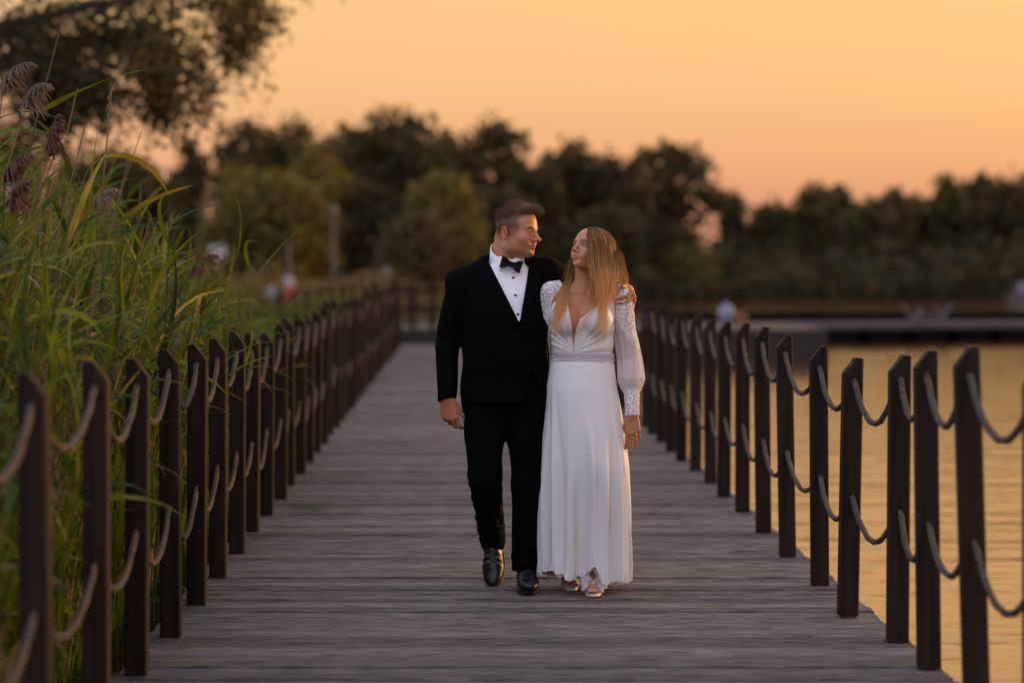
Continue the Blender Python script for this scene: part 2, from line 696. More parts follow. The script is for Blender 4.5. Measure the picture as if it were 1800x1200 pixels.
def pontoon(label, x0, y0, x1, y1, width, top, deck_mat, nfl, gap):
    root = empty('pontoon', (x0, y0, WATER_Z))
    tag(root, label, 'pontoon')
    dx, dy = x1 - x0, y1 - y0
    ln = math.hypot(dx, dy)
    rz = math.atan2(dy, dx)
    ux, uy = dx / ln, dy / ln
    h = top - WATER_Z
    mb = MB()
    mb.box((dx / 2 - uy * width / 2, dy / 2 + ux * width / 2, h - .06), (ln, width, .12), rz)
    obj('deck', mb.mesh('deck', deck_mat), root)
    seg = ln / nfl
    for i in range(nfl):
        s = (i + .5) * seg
        mb = MB()
        mb.box((ux * s - uy * width / 2, uy * s + ux * width / 2, h / 2 - .16), (seg - gap, width * .94, h + .2), rz)
        obj('float', mb.mesh('float', M['float']), root)
    return root


p1 = pontoon('near grey floating pontoon with dark floats on the right of the lake', 6.2, 68.0, 24.0, 73.5, 5.0, -.16, M['pontoon'], 13, .33)
p2 = pontoon('far dark floating pontoon lying behind the grey pontoon', 7.0, 97.0, 40.0, 99.5, 3.0, -.32, M['darkwood'], 8, .1)
mb = MB()
for s in (-1, 1):
    mb.tube([(s * .9, 0, 0), (s * .25, 0, .62)], .05, 8)
    mb.tube([(s * .5, .2, 0), (s * 1.1, .2, .75)], .05, 8)
mb.box((0, .1, .3), (1.5, .12, .12))
o = obj('mooring_frame', mb.mesh('mooring_frame', M['metal']), None, (13.75, 71.0, -.16), (0, 0, .3), (.75, .75, .75))
tag(o, 'small pale crossed metal frame standing on the grey pontoon', 'mooring frame')
mb = MB()
mb.ball((0, 0, .30), (.24, .24, .3), 16, 10)
mb.tube([(0, 0, .56), (0, 0, .66)], .05, 10)
mb.tube([(0, 0, -.02), (0, 0, .04)], .12, 12)
M['buoy'] = material('pale_blue_plastic', (.25, .26, .36), rough=.6)
o = obj('buoy', mb.mesh('buoy', M['buoy'], True), None, (7.72, 70.3, -.16))
tag(o, 'pale blue white rounded buoy on the grey pontoon near its left end', 'buoy')
mb = MB()
mb.ball((0, 0, .17), (.24, .18, .19), 14, 8)
mb.tube([(.1, 0, .3), (.16, 0, .42), (.06, 0, .44)], .03, 8)
M['rust'] = material('rust_bag', (.2, .08, .03), rough=.8)
o = obj('sack', mb.mesh('sack', M['rust'], True), None, (8.08, 70.2, -.16))
tag(o, 'rust brown bundle lying beside the pale buoy', 'sack')

# white boat at the right edge, sign board, marker post, lamp posts on the left bank
boat = empty('cabin_boat', (36.1, 150.0, WATER_Z))
tag(boat, 'small pale cabin boat moored by the far shore at the right edge', 'boat')
mb = MB()
hullp = [(-2.2, -.7), (1.4, -.75), (2.6, 0), (1.4, .75), (-2.2, .7)]
vv = [(x * .9, y * .8, -.1) for x, y in hullp] + [(x, y, .62) for x, y in hullp]
ff = [(0, 1, 6, 5), (1, 2, 7, 6), (2, 3, 8, 7), (3, 4, 9, 8), (4, 0, 5, 9), (5, 6, 7, 8, 9), (4, 3, 2, 1, 0)]
mb._push(vv, ff)
obj('hull', mb.mesh('hull', M['metal']), boat)
mb = MB()
mb.box((-.3, 0, .98), (2.4, 1.2, .68), 0, 0, .86)
M['boat_paint'] = material('weathered_boat_paint', (.24, .22, .27), rough=.8, spec=.1)
obj('cabin', mb.mesh('cabin', M['boat_paint']), boat)
mb = MB()
mb.box((-.3, -.575, 1.05), (1.7, .03, .26))
obj('window', mb.mesh('window', M['joist']), boat)

sg = empty('notice_board', (-7.05, 70.0, .1))
tag(sg, 'pale blank notice board on a short grey post beyond the reeds', 'notice board')
mb = MB()
mb.box((0, 0, 1.88), (.5, .04, .36))
obj('board', mb.mesh('board', M['pale']), sg)
mb = MB()
mb.tube([(0, .05, -.3), (0, .05, 2.0)], .045, 8)
obj('post', mb.mesh('post', M['metal']), sg)

mk = empty('marker_post', (-4.97, 70.0, .1))
tag(mk, 'tall grey pole with a pale sleeve above a red sleeve', 'marker post')
mb = MB()
mb.tube([(0, 0, -.3), (0, 0, 2.2)], .032, 10)
obj('pole', mb.mesh('pole', M['metal']), mk)
mb = MB()
mb.tube([(0, 0, .86), (0, 0, 1.13)], .13, 12)
obj('pale_sleeve', mb.mesh('pale_sleeve', M['pale']), mk)
mb = MB()
mb.tube([(0, 0, .44), (0, 0, .855)], .125, 12)
obj('red_sleeve', mb.mesh('red_sleeve', M['red']), mk)
mb = MB()
mb.ball((0, 0, .26), (.22, .2, .26), 12, 8)
M['stone'] = material('pale_stone', (.3, .27, .27), rough=.9)
o = obj('boulder', mb.mesh('boulder', M['stone'], True), None, (-5.45, 70.0, .42))
tag(o, 'small pale rounded stone left of the red and white pole', 'stone')

lp = empty('lamp_post', (-6.3, 120.0, .3))
tag(lp, 'slender grey lamp post standing in front of the willow', 'lamp post')
mb = MB()
mb.tube([(0, 0, -.4), (0, 0, 3.9)], [.07, .045], 10)
obj('pole', mb.mesh('pole', M['metal']), lp)
mb = MB()
mb.tube([(0, 0, 3.9), (0, 0, 3.95), (0, 0, 4.2), (0, 0, 4.28)], [.05, .13, .10, .03], 12)
obj('lamp_head', mb.mesh('lamp_head', M['metal']), lp)
mb = MB()
mb.tube([(0, 0, -.3), (0, 0, 1.1), (0, 0, 1.15)], [.17, .15, .05], 10)
o = obj('bollard', mb.mesh('bollard', M['metal'], True), None, (-3.7, 120.0, .4))
tag(o, 'short pale grey bollard on the meadow right of the lamp post', 'bollard')

# ================================================================== trees
def leaf_mat(name, c, c2, trans=.25):
    return material(name, c, rough=.8, spec=.25, color2=c2, noise_scale=(.35, .35, .35), trans=trans, detail=3)


M['leaf_dark'] = leaf_mat('dark_foliage', (.088, .066, .019), (.036, .029, .011))
M['leaf_olive'] = leaf_mat('olive_foliage', (.185, .145, .025), (.10, .078, .018))
M['leaf_brown'] = leaf_mat('brownish_foliage', (.17, .11, .04), (.09, .06, .026))
M['leaf_green'] = leaf_mat('green_foliage', (.115, .093, .018), (.05, .041, .012))
M['leaf_near'] = leaf_mat('overhanging_foliage', (.13, .098, .022), (.06, .046, .013), .4)


def leaf_quads(cen, size, r, flat=.0):
    """cen n x 3 -> rhombic leaves with random orientation"""
    n = len(cen)
    a = r.normal(size=(n, 3))
    a[:, 2] *= (1 - flat)
    a /= np.linalg.norm(a, axis=1, keepdims=True)
    b = r.normal(size=(n, 3))
    b -= a * (a * b).sum(1, keepdims=True)
    b /= np.linalg.norm(b, axis=1, keepdims=True)
    s = size * r.uniform(.55, 1.35, (n, 1))
    v = np.stack([cen - a * s, cen - b * s * .45, cen + a * s, cen + b * s * .45], 1)
    f = np.arange(n * 4).reshape(n, 4)
    return v.reshape(-1, 3), f


def make_tree(label, x, y, z0, H, W, crown_base, shape='round', mat='leaf_dark', n=1700, leaf=.40, seed=0, clumps=34, name='tree',
              group='trees on the far bank', cat='tree', spread=.9, holes=0.0):
    r = np.random.default_rng(seed)
    root = empty(name, (x, y, z0))
    tag(root, label, cat, group)
    n = int(n * 2.4)
    clumps = int(clumps * 1.5)
    # clump centres inside the crown envelope
    cc = []
    ch = H - crown_base
    while len(cc) < clumps:
        p = r.uniform(-1, 1, 3)
        if (p ** 2).sum() > 1:
            continue
        t = (p[2] + 1) / 2
        if shape == 'cone':
            wr = (1.02 - t) ** .8
        elif shape == 'column':
            wr = .55 + .45 * math.sin(math.pi * min(1, t * 1.05))
        elif shape == 'dome':
            wr = math.sqrt(max(0, 1 - max(0, t - .25) ** 2 / .57))
            p[:2] /= max(.35, math.sqrt(max(1e-3, 1 - p[2] ** 2)))
        else:
            wr = 1
        cc.append((p[0] * W * .9 * wr, p[1] * W * .9 * wr, crown_base + t * ch * .97))
    cc = np.array(cc)
    cr = r.uniform(.6, 1.3, clumps) * W * .36 * spread
    w_ = cr ** 2
    pick = r.choice(clumps, n, p=w_ / w_.sum())
    d = r.normal(size=(n, 3))
    d /= np.linalg.norm(d, axis=1, keepdims=True)
    rad = r.uniform(.25, 1.0, (n, 1)) ** .6
    cen = cc[pick] + d * rad * cr[pick][:, None] * np.array([1, 1, .8])
    # the body of the crown itself, lumpy and densest near its surface
    if shape in ('round', 'dome') and not holes:
        m2 = n // 2
        d2 = d[:m2]
        lump = 1 + .10 * np.sin(5 * d2[:, 0] + seed) * np.sin(4 * d2[:, 2] + 2 * seed) + .07 * np.sin(9 * d2[:, 2] + 7 * d2[:, 0] + seed)
        rr2 = r.uniform(.05, 1, m2) ** .4 * lump
        zc_ = crown_base + ch * (.5 if shape == 'round' else .42)
        zr_ = np.where(d2[:, 2] > 0, H - zc_, zc_ - crown_base)
        cen[:m2] = np.stack([d2[:, 0] * W * .97 * rr2, d2[:, 1] * W * .8 * rr2, zc_ + d2[:, 2] * zr_ * .98 * rr2], 1)
    # a fringe of loose sprays
    cen += r.normal(size=cen.shape) * leaf * .8
    if holes:
        hc = r.uniform(-1, 1, (26, 3)) * [W * .85, W, ch * .38] + [0, 0, crown_base + ch * .36]
        keep = np.ones(len(cen), bool)
        for h in hc:
            keep &= (((cen - h)[:, [0, 2]]) ** 2).sum(1) > (holes * W * r.uniform(.5, 1.1)) ** 2
        cen = cen[keep]
    v, f = leaf_quads(cen, leaf, r)
    obj('crown', mesh_from('crown', v, f, M[mat]), root)
    mb = MB()
    mb.tube([(0, 0, -.5), (0, 0, crown_base * .6), (r.normal() * .1 * W, 0, crown_base + ch * .45), (0, 0, crown_base + ch * .8)],
            [H * .022, H * .018, H * .011, H * .003], 7)
    for k in range(0, clumps, max(1, clumps // 9)):
        c = cc[k]
        s = min(c[2] * .75, crown_base + ch * .3)
        mb.tube([(0, 0, s), (c[0] * .5, c[1] * .5, s + (c[2] - s) * .6), tuple(c)], [H * .009, H * .006, H * .002], 5)
    obj('trunk', mb.mesh('trunk', M['bark']), root)
    return root


def far_tree(label, px, top, half, base, Y, **k):
    x = (px - 810) * Y / 4250
    zt = 1.5 - (top - 470) * Y / 4250
    zb = float(bank_height(np.array(x), np.array(Y)))
    W = 1.1 * half * Y / 4250
    cb = k.pop('cb', .25)
    H = zt - zb
    return make_tree(label, x, Y, zb, H, W, H * cb, **k)


TREES = [
    ('dark broad tree on the left bank behind the tall reed plumes', 190, 265, 105, 490, 150, dict(mat='leaf_dark', n=1700)),
    ('dark loose tree filling the gap left of the slim poplar', 262, 315, 50, 490, 158, dict(mat='leaf_dark', n=800)),
    ('slim dark columnar poplar standing alone against the sky', 333, 238, 26, 490, 165, dict(shape='column', mat='leaf_dark', n=700, cb=.1)),
    ('loose tree with sky showing through, right of the slim poplar', 422, 212, 52, 490, 180, dict(n=900, spread=.75)),
    ('dark round crown between the loose tree and the olive willow', 505, 212, 74, 490, 185, dict(n=1500, mat='leaf_green')),
    ('broad olive willow with drooping crown, the yellowest on the left bank', 470, 300, 118, 490, 135, dict(mat='leaf_olive', n=2600, shape='dome', cb=.06, leaf=.3)),
    ('olive willow top rising behind the broad olive willow', 548, 268, 70, 490, 150, dict(mat='leaf_olive', n=1500, cb=.1)),
    ('dark tree left of the tallest crown', 622, 222, 66, 490, 178, dict(mat='leaf_green', n=1300)),
    ('tallest dark crown in the middle of the left bank', 698, 193, 112, 490, 170, dict(n=3400, clumps=50, cb=.12)),
    ('black green tree in the shade below the tallest crown', 655, 330, 75, 490, 150, dict(n=1900, cb=.02)),
    ('dark tree on the right shoulder of the tallest crown', 782, 238, 52, 490, 175, dict(n=1100)),
    ('lighter olive tree below the right shoulder of the tallest crown', 770, 312, 74, 490, 150, dict(mat='leaf_olive', n=1500, cb=.1)),
    ('brown olive rounded bush beside the man on the left', 732, 378, 58, 485, 128, dict(mat='leaf_brown', n=1500, shape='dome', cb=.02, leaf=.24)),
    ('olive bush partly hidden behind the man', 812, 392, 50, 485, 130, dict(mat='leaf_olive', n=1200, shape='dome', cb=.02, leaf=.24)),
    ('airy tree with sky holes above the head of the man', 868, 205, 74, 490, 185, dict(n=1050, holes=.07, cb=.3)),
    ('dark low tree behind the man and the woman', 880, 330, 66, 490, 160, dict(n=1500, cb=.02)),
    ('dark tree between the couple and the airy tree', 940, 292, 50, 490, 172, dict(n=1100, cb=.1)),
    ('dark crown directly above the gap between the two heads', 1000, 255, 76, 490, 180, dict(n=1900, cb=.1)),
    ('dark crown above the head of the woman', 1085, 268, 70, 490, 178, dict(n=900, holes=.07, cb=.15)),
    ('round crown with pink sky holes right of the woman', 1180, 256, 82, 490, 185, dict(n=1150, holes=.07, cb=.3)),
    ('dark low tree behind the shoulder of the woman', 1060, 370, 70, 490, 160, dict(n=1500, cb=.02)),
    ('low dark tree under the round crown with pink sky holes', 1160, 395, 66, 490, 165, dict(n=1300, cb=.02)),
    ('yellow green bush on the shore right of the woman', 1215, 432, 50, 490, 162, dict(mat='leaf_olive', n=900, shape='dome', cb=.02, leaf=.26)),
    ('small dark conical tree at the right end of the tall trees', 1288, 343, 30, 490, 175, dict(shape='cone', n=800, cb=.03)),
    ('low rounded tree right of the small conical tree', 1362, 364, 56, 490, 180, dict(mat='leaf_green', n=1200, cb=.08)),
]
for i, (lab, px, top, half, base, Y, kw) in enumerate(TREES):
    far_tree(lab, px, top, half, base, Y, seed=50 + i, name='poplar_tree' if 'poplar' in lab and 'slim dark' in lab else 'willow_tree' if 'willow' in lab else
             'bush' if 'bush' in lab else 'tree', cat='bush' if ' bush' in lab else 'tree', group='trees and bushes on the left bank' if px < 1330 else 'trees on the right bank', **kw)
rt = random.Random(3)
RB = [(1425, 352, 34), (1447, 338, 24), (1478, 334, 26), (1512, 350, 38), (1548, 346, 34), (1572, 330, 22), (1606, 346, 40), (1640, 350, 34),
      (1664, 322, 24), (1698, 330, 30), (1728, 318, 34), (1764, 304, 46), (1800, 298, 52), (1846, 310, 50), (1400, 385, 40), (1330, 395, 40)]
adj = ['dark spruce', 'slim pointed conifer', 'taller pointed conifer', 'rounded dark tree', 'broad dark tree', 'narrow pointed conifer', 'wide bushy tree',
       'dull green tree', 'spiky lone conifer', 'dark conifer', 'bushy conifer', 'large dark tree', 'tallest dark tree', 'dark tree cut off', 'low dark tree', 'low green tree']
for i, (px, top, half) in enumerate(RB):
    nb = 'at the left end of the right bank wood' if i == 0 else ('by the right edge of the picture' if px > 1790 else 'number %d' % i)
    places = ['at the left end of the right bank wood', 'just right of the dark spruce', 'third from the left in the right bank wood', 'filling the dip after the first conifers',
              'left of the narrow pointed conifer', 'in the middle of the right bank wood', 'right of the narrow pointed conifer', 'left of the spiky lone conifer',
              'standing above its neighbours on the right bank', 'right of the spiky lone conifer', 'below the rising crowns near the right edge',
              'second tallest near the right edge', 'at the right edge', 'by the right edge of the picture', 'in front of the dark spruce', 'right of the low rounded tree']
    con = 'conifer' in adj[i] or 'spruce' in adj[i]
    far_tree(adj[i] + ' ' + places[i], px, top - 12 if con else top + 6, half * (.95 if con else 1.25), 495, 172 + rt.random() * 22, seed=200 + i, shape='cone' if 'conifer' in adj[i] or 'spruce' in adj[i] else 'round',
             mat=rt.choice(['leaf_dark', 'leaf_green', 'leaf_dark', 'leaf_brown']), n=1000, cb=.04, name='conifer_tree' if 'conifer' in adj[i] or 'spruce' in adj[i] else 'tree',
             group='trees on the right bank')
# dark undergrowth along the far shore: one mass nobody could count
r = np.random.default_rng(77)
nsc = 26000
sx = r.uniform(-45, 85, nsc)
sy = 157 + 23 * r.uniform(0, 1, nsc) ** 1.7
sh_ = .35 + .65 * np.abs(np.sin(sx * .21) * np.sin(sx * .077 + 1)) + .3 * np.sin(sx * .9) ** 2
sz = bank_height(sx, sy) + r.uniform(0, 1, nsc) ** .8 * sh_ * (2.1 + (sy - 157) * .09)
v, f = leaf_quads(np.stack([sx, sy, sz], -1), .38, r)
o = obj('undergrowth', mesh_from('undergrowth', v, f, M['leaf_dark']))
tag(o, 'dark undergrowth along the far shore below the trees', kind='stuff')
nsc = 6000
sy = r.uniform(72, 125, nsc)
sx = -2.2 - (sy - 60) * r.uniform(.02, .32, nsc) - .5
sz = bank_height(sx, sy) + r.uniform(0, 1, nsc) * .45
v, f = leaf_quads(np.stack([sx, sy, sz], -1), .2, r)
o = obj('meadow_grass', mesh_from('meadow_grass', v, f, M['leaf_brown']))
tag(o, 'dry brown green meadow beyond the end of the boardwalk', kind='stuff')


nsc = 5000
sy = r.uniform(63.2, 80, nsc)
sx = r.uniform(-9, 5.2, nsc) * (sy / 70)
sz = bank_height(sx, sy) + .1 + r.uniform(0, 1, nsc) * (.75 + .25 * np.sin(sx * 1.7))
v, f = leaf_quads(np.stack([sx, sy, sz], -1), .15, r)
o = obj('dry_reeds', mesh_from('dry_reeds', v, f, M['leaf_brown']))
tag(o, 'brown dry reeds behind the fence at the far end of the boardwalk', kind='stuff')


# the big tree whose branches hang into the upper left corner
def big_tree():
    r = np.random.default_rng(5)
    root = empty('overhanging_tree', (-9.6, 36.0, -.35))
    tag(root, 'large tree whose leafy branches hang into the upper left corner', 'tree')
    S = 36.0 / 4250

    def pt(px, py, dy=0.0):
        Y = 36.0 + dy
        return np.array([(px - 810) * Y / 4250 + 9.6, dy, 1.5 - (py - 470) * Y / 4250 + .35])
    mb = MB()
    mb.tube([(0, 0, -.5), (.1, 0, 2.0), (.05, .1, 4.5), (.3, 0, 7.5), (.3, 0, 10.5)], [.42, .34, .28, .2, .06], 10)
    limbs = []
    # main boughs reaching to the right: (pixels in the plane of the tree), then their own twigs
    B = [[(-230, 160), (-60, 60), (120, 20), (300, -20), (440, -30)], [(-230, 200), (-100, 130), (40, 110), (150, 130), (190, 175)],
         [(-230, 120), (-20, -60), (180, -120), (360, -110), (470, -60)], [(-230, 180), (-60, 40), (100, 70), (220, 60), (300, 130)],
         [(-230, 100), (60, -160), (280, -200), (420, -160), (520, -110)], [(-230, 220), (-150, 220), (-60, 230), (0, 260), (60, 300)],
         [(-230, 60), (-150, -160), (-60, -300), (100, -380), (240, -380)], [(-230, 140), (-330, 20), (-460, -60), (-560, -60), (-640, 10)],
         [(-230, 100), (-280, -120), (-360, -260), (-480, -300), (-600, -260)]]
    for bi, b in enumerate(B):
        pts = [pt(px, py, (r.random() - .5) * 2.4 * min(1, k / 2) + (bi % 3 - 1) * .6 * (k > 0)) for k, (px, py) in enumerate(b)]
        pts[0] = np.array([.1, 0, min(4.5 + bi * .4, 9)])
        mb.tube(pts, [.13, .1, .07, .045, .018], 6)
        for k in range(4):
            for t in np.linspace(0, 1, 7, endpoint=False):
                limbs.append((pts[k] * (1 - t) + pts[k + 1] * t, k))
    tw = []
    for p, k in limbs:
        for _ in range(5 if k else 1):
            d = r.normal(size=3) * np.array([.5, .5, .35]) + np.array([.22, 0, -.16])
            e = p + d * r.uniform(.5, 1.0)
            e2 = e + np.array([.06, 0, -.42]) * r.uniform(.5, 1.3) + r.normal(size=3) * .08
            mb.tube([p, e, e2], [.016, .009, .004], 4, cap=False)
            tw.append((p, e, e2))
    # three long hanging sprays that reach lowest in the photograph
    for (a, b, c, dn) in (((262, 60), (275, 130), (287, 222), 110), ((330, 90), (345, 150), (350, 228), 30), ((395, 30), (420, 75), (412, 118), 40),
                          ((100, 110), (125, 170), (130, 205), 50), ((40, 120), (70, 200), (90, 230), 60), ((440, 5), (455, 25), (462, 50), 16)):
        for _ in range(dn):
            j = r.normal(size=3) * np.array([.1, .25, .06])
            tw.append((pt(*a) + j, pt(*b) + j * 1.1, pt(*c) + j * .6 - np.array([0, 0, 1]) * r.uniform(-.25, .12)))
    cen = []
    for p, e, e2 in tw:
        n = r.integers(18, 28)
        t = r.uniform(0, 2, n)
        q1 = np.where((t < 1)[:, None], p + (e - p) * t[:, None], e + (e2 - e) * (t - 1)[:, None])
        cen.append(q1 + r.normal(size=(n, 3)) * .17)
    cen = np.concatenate(cen)
    v, f = leaf_quads(cen, .066, r)
    obj('crown', mesh_from('crown', v, f, M['leaf_near']), root)
    obj('trunk', mb.mesh('trunk', M['bark']), root)


big_tree()

# ================================================================== reed bed
def reed_leaf_mat(name, c, c2):
    return material(name, c, rough=.55, spec=.22, color2=c2, noise_scale=(9, 9, 9), trans=.45, obj_var=.5, detail=2)


M['reed_green'] = reed_leaf_mat('reed_leaf', (.118, .142, .005), (.046, .070, .005))
M['reed_teal'] = reed_leaf_mat('reed_leaf_dull', (.05, .09, .028), (.025, .05, .016))
M['reed_gold'] = reed_leaf_mat('reed_leaf_gold', (.24, .17, .018), (.13, .11, .012))
M['reed_stem'] = material('reed_stem', (.085, .09, .016), rough=.7, color2=(.04, .045, .01), obj_var=.3, trans=.15)
M['reed_dry'] = material('dry_reed_stem', (.21, .145, .065), rough=.8, color2=(.10, .068, .03), obj_var=.3, trans=.15)
M['plume_dark'] = material('purple_reed_plume', (.17, .075, .05), rough=.9, color2=(.09, .042, .032), trans=.3, obj_var=.2)
M['plume_pale'] = material('pale_reed_plume', (.34, .25, .17), rough=.9, color2=(.2, .14, .1), trans=.4, obj_var=.2)


def leaf_strip(L_, W_, droop, rise, twist, r, segs=7):
    """blade leaving the stem along +x: folded strip with a midrib"""
    t = np.linspace(0, 1, segs + 1)
    el = rise - droop * t ** 1.4
    x = np.concatenate([[0], np.cumsum(np.cos(el[:-1]) * L_ / segs)])
    z = np.concatenate([[0], np.cumsum(np.sin(el[:-1]) * L_ / segs)])
    yb = np.sin(t * 2.2) * twist * L_ * .25
    w = W_ * np.clip(np.minimum(t * 5 + .35, 1) * (1 - t ** 2.2), .02, 1) / 2
    tw = twist * t * 2.2
    nz_ = np.cos(tw)
    nx__ = np.sin(tw)
    mid = np.stack([x, yb, z], -1)
    sx_ = np.stack([-np.sin(el) * nx__ * .8, nz_, np.cos(el) * nx__], -1)
    a = mid + sx_ * w[:, None]
    b = mid - sx_ * w[:, None]
    up = np.stack([-np.sin(el), np.zeros_like(el), np.cos(el)], -1)
    mid = mid - up * (w * .35)[:, None]
    v = np.stack([a, mid, b], 1).reshape(-1, 3)
    f = []
    for i in range(segs):
        o_ = i * 3
        f += [(o_, o_ + 1, o_ + 4, o_ + 3), (o_ + 1, o_ + 2, o_ + 5, o_ + 4)]
    return v, np.array(f)


r = np.random.default_rng(21)
leaf_shapes = []
for i in range(14):
    leaf_shapes.append(leaf_strip(r.uniform(.36, .64), r.uniform(.02, .036), r.uniform(.3, 2.1), r.uniform(.55, 1.25), r.normal() * .55, r))
leaf_meshes = {}
for mname in ('reed_green', 'reed_teal', 'reed_gold'):
    leaf_meshes[mname] = [mesh_from('leaf', v, f, M[mname], True) for v, f in leaf_shapes]


def stem_curve(H, lean, bend, segs=6):
    t = np.linspace(0, 1, segs + 1)
    return np.stack([lean * t * H + bend * t ** 2.5 * H, np.zeros_like(t), t * H], -1)


stem_set = []
for i in range(8):
    c = stem_curve(1.0, r.normal() * .05 + .02, r.uniform(-.03, .16))
    mb = MB()
    mb.tube([tuple(p) for p in c], [.0027, .0026, .0024, .0022, .0019, .0015, .001], 5, cap=False)
    stem_set.append((c, mb.mesh('stem', M['reed_stem']), mb.mesh('stem', M['reed_dry'])))


def plume_geo(L_, n, r, droop=.5, spread=.09):
    """feathery panicle: thin sprays leaving a rachis that nods over to +x"""
    vs, fs = [], []
    for i in range(n):
        t = r.uniform(0, 1)
        th = droop * t * 1.5
        base = np.array([math.sin(th) * t * L_ * .5, 0, math.cos(th * .6) * t * L_])
        a = r.uniform(0, 2 * np.pi)
        ln = (spread + .06) * (1 - t * .65) * r.uniform(.6, 1.2)
        d = np.array([math.cos(a) * .75 + .55, math.sin(a) * .75, .5 - .2 * r.random()])
        e = base + d * ln * .6
        e2 = e + np.array([d[0] * .6, d[1] * .6, -.55]) * ln * .7
        w = np.array([-math.sin(a), math.cos(a), .4 * r.normal()]) * .0019
        o_ = len(vs) * 6
        vs.append(np.array([base - w, base + w, e - w * 1.6, e + w * 1.6, e2 - w * .5, e2 + w * .5]))
        fs += [(o_, o_ + 1, o_ + 3, o_ + 2), (o_ + 2, o_ + 3, o_ + 5, o_ + 4)]
    return np.concatenate(vs), np.array(fs)


plume_shapes = [plume_geo(r.uniform(.17, .24), 420, r, r.uniform(.3, 1.0), .032) for _ in range(4)]
plume_meshes = {k: [mesh_from('plume', v, f, M[k]) for v, f in plume_shapes] for k in ('plume_dark', 'plume_pale')}

GZ = -.5


def reed_top(x, y):
    h = 1.12 + 1.05 * (-1.35 - x)
    h = h - np.maximum(0, y - 13) * .05
    return np.clip(h, .55, 2.5)


def reed(x, y, top, rz, lean_i, kind='green', plume=None, nleaf=8, label=None, group=None, leafy_from=.3, leaf_scale=1.0, name='reed'):
    root = empty(name, (x, y, GZ), rz)
    tag(root, label, 'reed', group)
    H = top - GZ
    c, mg, md = stem_set[lean_i % 8]
    obj('stem', md if kind == 'dry' else mg, root, (0, 0, 0), (0, 0, 0), (H, H ** .3 * 1.0, H))
    rr = random
    for k in range(nleaf):
        t = leafy_from + (1 - leafy_from) * (k + .5 + rr.uniform(-.3, .3)) / max(nleaf, 1)
        t = min(t, .985)
        p = np.array([np.interp(t, np.linspace(0, 1, 7), c[:, j]) for j in range(3)]) * H
        mname = rr.choices(['reed_green', 'reed_teal', 'reed_gold'], [.62, .22, .16])[0]
        # leaves of wind-combed reeds mostly point the same way (towards the boardwalk)
        a = rr.gauss(-rz - .25, 1.0) if rr.random() < .6 else rr.uniform(0, 6.28)
        if x > -1.75 and abs(math.sin((a + rz) / 2)) < .6 and rr.random() < .8 and t < .8:
            a += math.pi      # few blades poke through the railing
        s = leaf_scale * rr.uniform(.7, 1.15)
        obj('leaf', rr.choice(leaf_meshes[mname]), root, tuple(p), (rr.gauss(0, .25), rr.gauss(-.05, .3), a), (s, s, s))
    if plume:
        p = c[-1] * H
        obj('plume', rr.choice(plume_meshes[plume]), root, tuple(p), (0, rr.uniform(-.1, .3), rr.gauss(-rz, .7)), (1, 1, 1))
    return root


G1 = 'green reeds in the bed along the boardwalk'
G2 = 'dry reed stalks in the bed along the boardwalk'
ORD = ['first', 'second', 'third', 'fourth', 'fifth', 'sixth', 'seventh', 'eighth', 'ninth', 'tenth', 'eleventh', 'twelfth', 'thirteenth', 'fourteenth', 'fifteenth']
LY = [p_[1] for p_ in left[1:]]


def where(y):
    """between which posts of the left railing (counted from the viewer) a reed stands"""
    k = sum(1 for v_ in LY if v_ <= y)
    k = max(1, min(k, 13))
    return ORD[k - 1], ORD[k]
random.seed(31)
cnt = 0
while cnt < 205:
    y = 7.1 + random.random() ** 1.15 * 11.5
    x = -1.52 - abs(random.gauss(0, .42))
    if (x * 4250 / y + 810) < -60:
        continue
    top = float(reed_top(x, y)) * random.uniform(.66, 1.0) - .08
    if y < 9 :
        top = min(top, 1.55)
    reed(x, y, top, random.gauss(0, .5), random.randrange(8), 'green', None, random.randint(6, 9), 'green leafy reed in the bed beside the gap between %s and %s left post' % where(y), G1 + ', beside the %s gap' % where(y)[0])
    cnt += 1
cnt = 0
while cnt < 60:
    y = 8.6 + random.random() * 6
    x = -1.45 - abs(random.gauss(0, .4))
    px = x * 4250 / y + 810
    if px < -40 or px > 330:
        continue
    top = float(reed_top(x, y)) * random.uniform(.72, 1.06) + (.25 if px < 130 else -.05)
    reed(x, y, top, random.gauss(0, .6), random.randrange(8), 'dry', None, random.choice([0, 0, 1]), 'bare straw coloured reed stalk beside the gap between %s and %s left post' % where(y), G2 + ', beside the %s gap' % where(y)[0])
    cnt += 1


def at(px, py, y):
    return (px - 810) * y / 4250, 1.5 - (py - 470) * y / 4250


def special(px_top, py_top, y, rz, li, kind, plume, nleaf, label, name='reed', lf=.4):
    x, z = at(px_top, py_top, y)
    if plume:
        z -= .17
    c = stem_set[li % 8][0][-1] * (z - GZ)
    return reed(x - c[0] * math.cos(rz), y - c[0] * math.sin(rz), z, rz, li, kind, plume, nleaf, label, 'reeds that stand out of the bed', lf, 1.0, name)


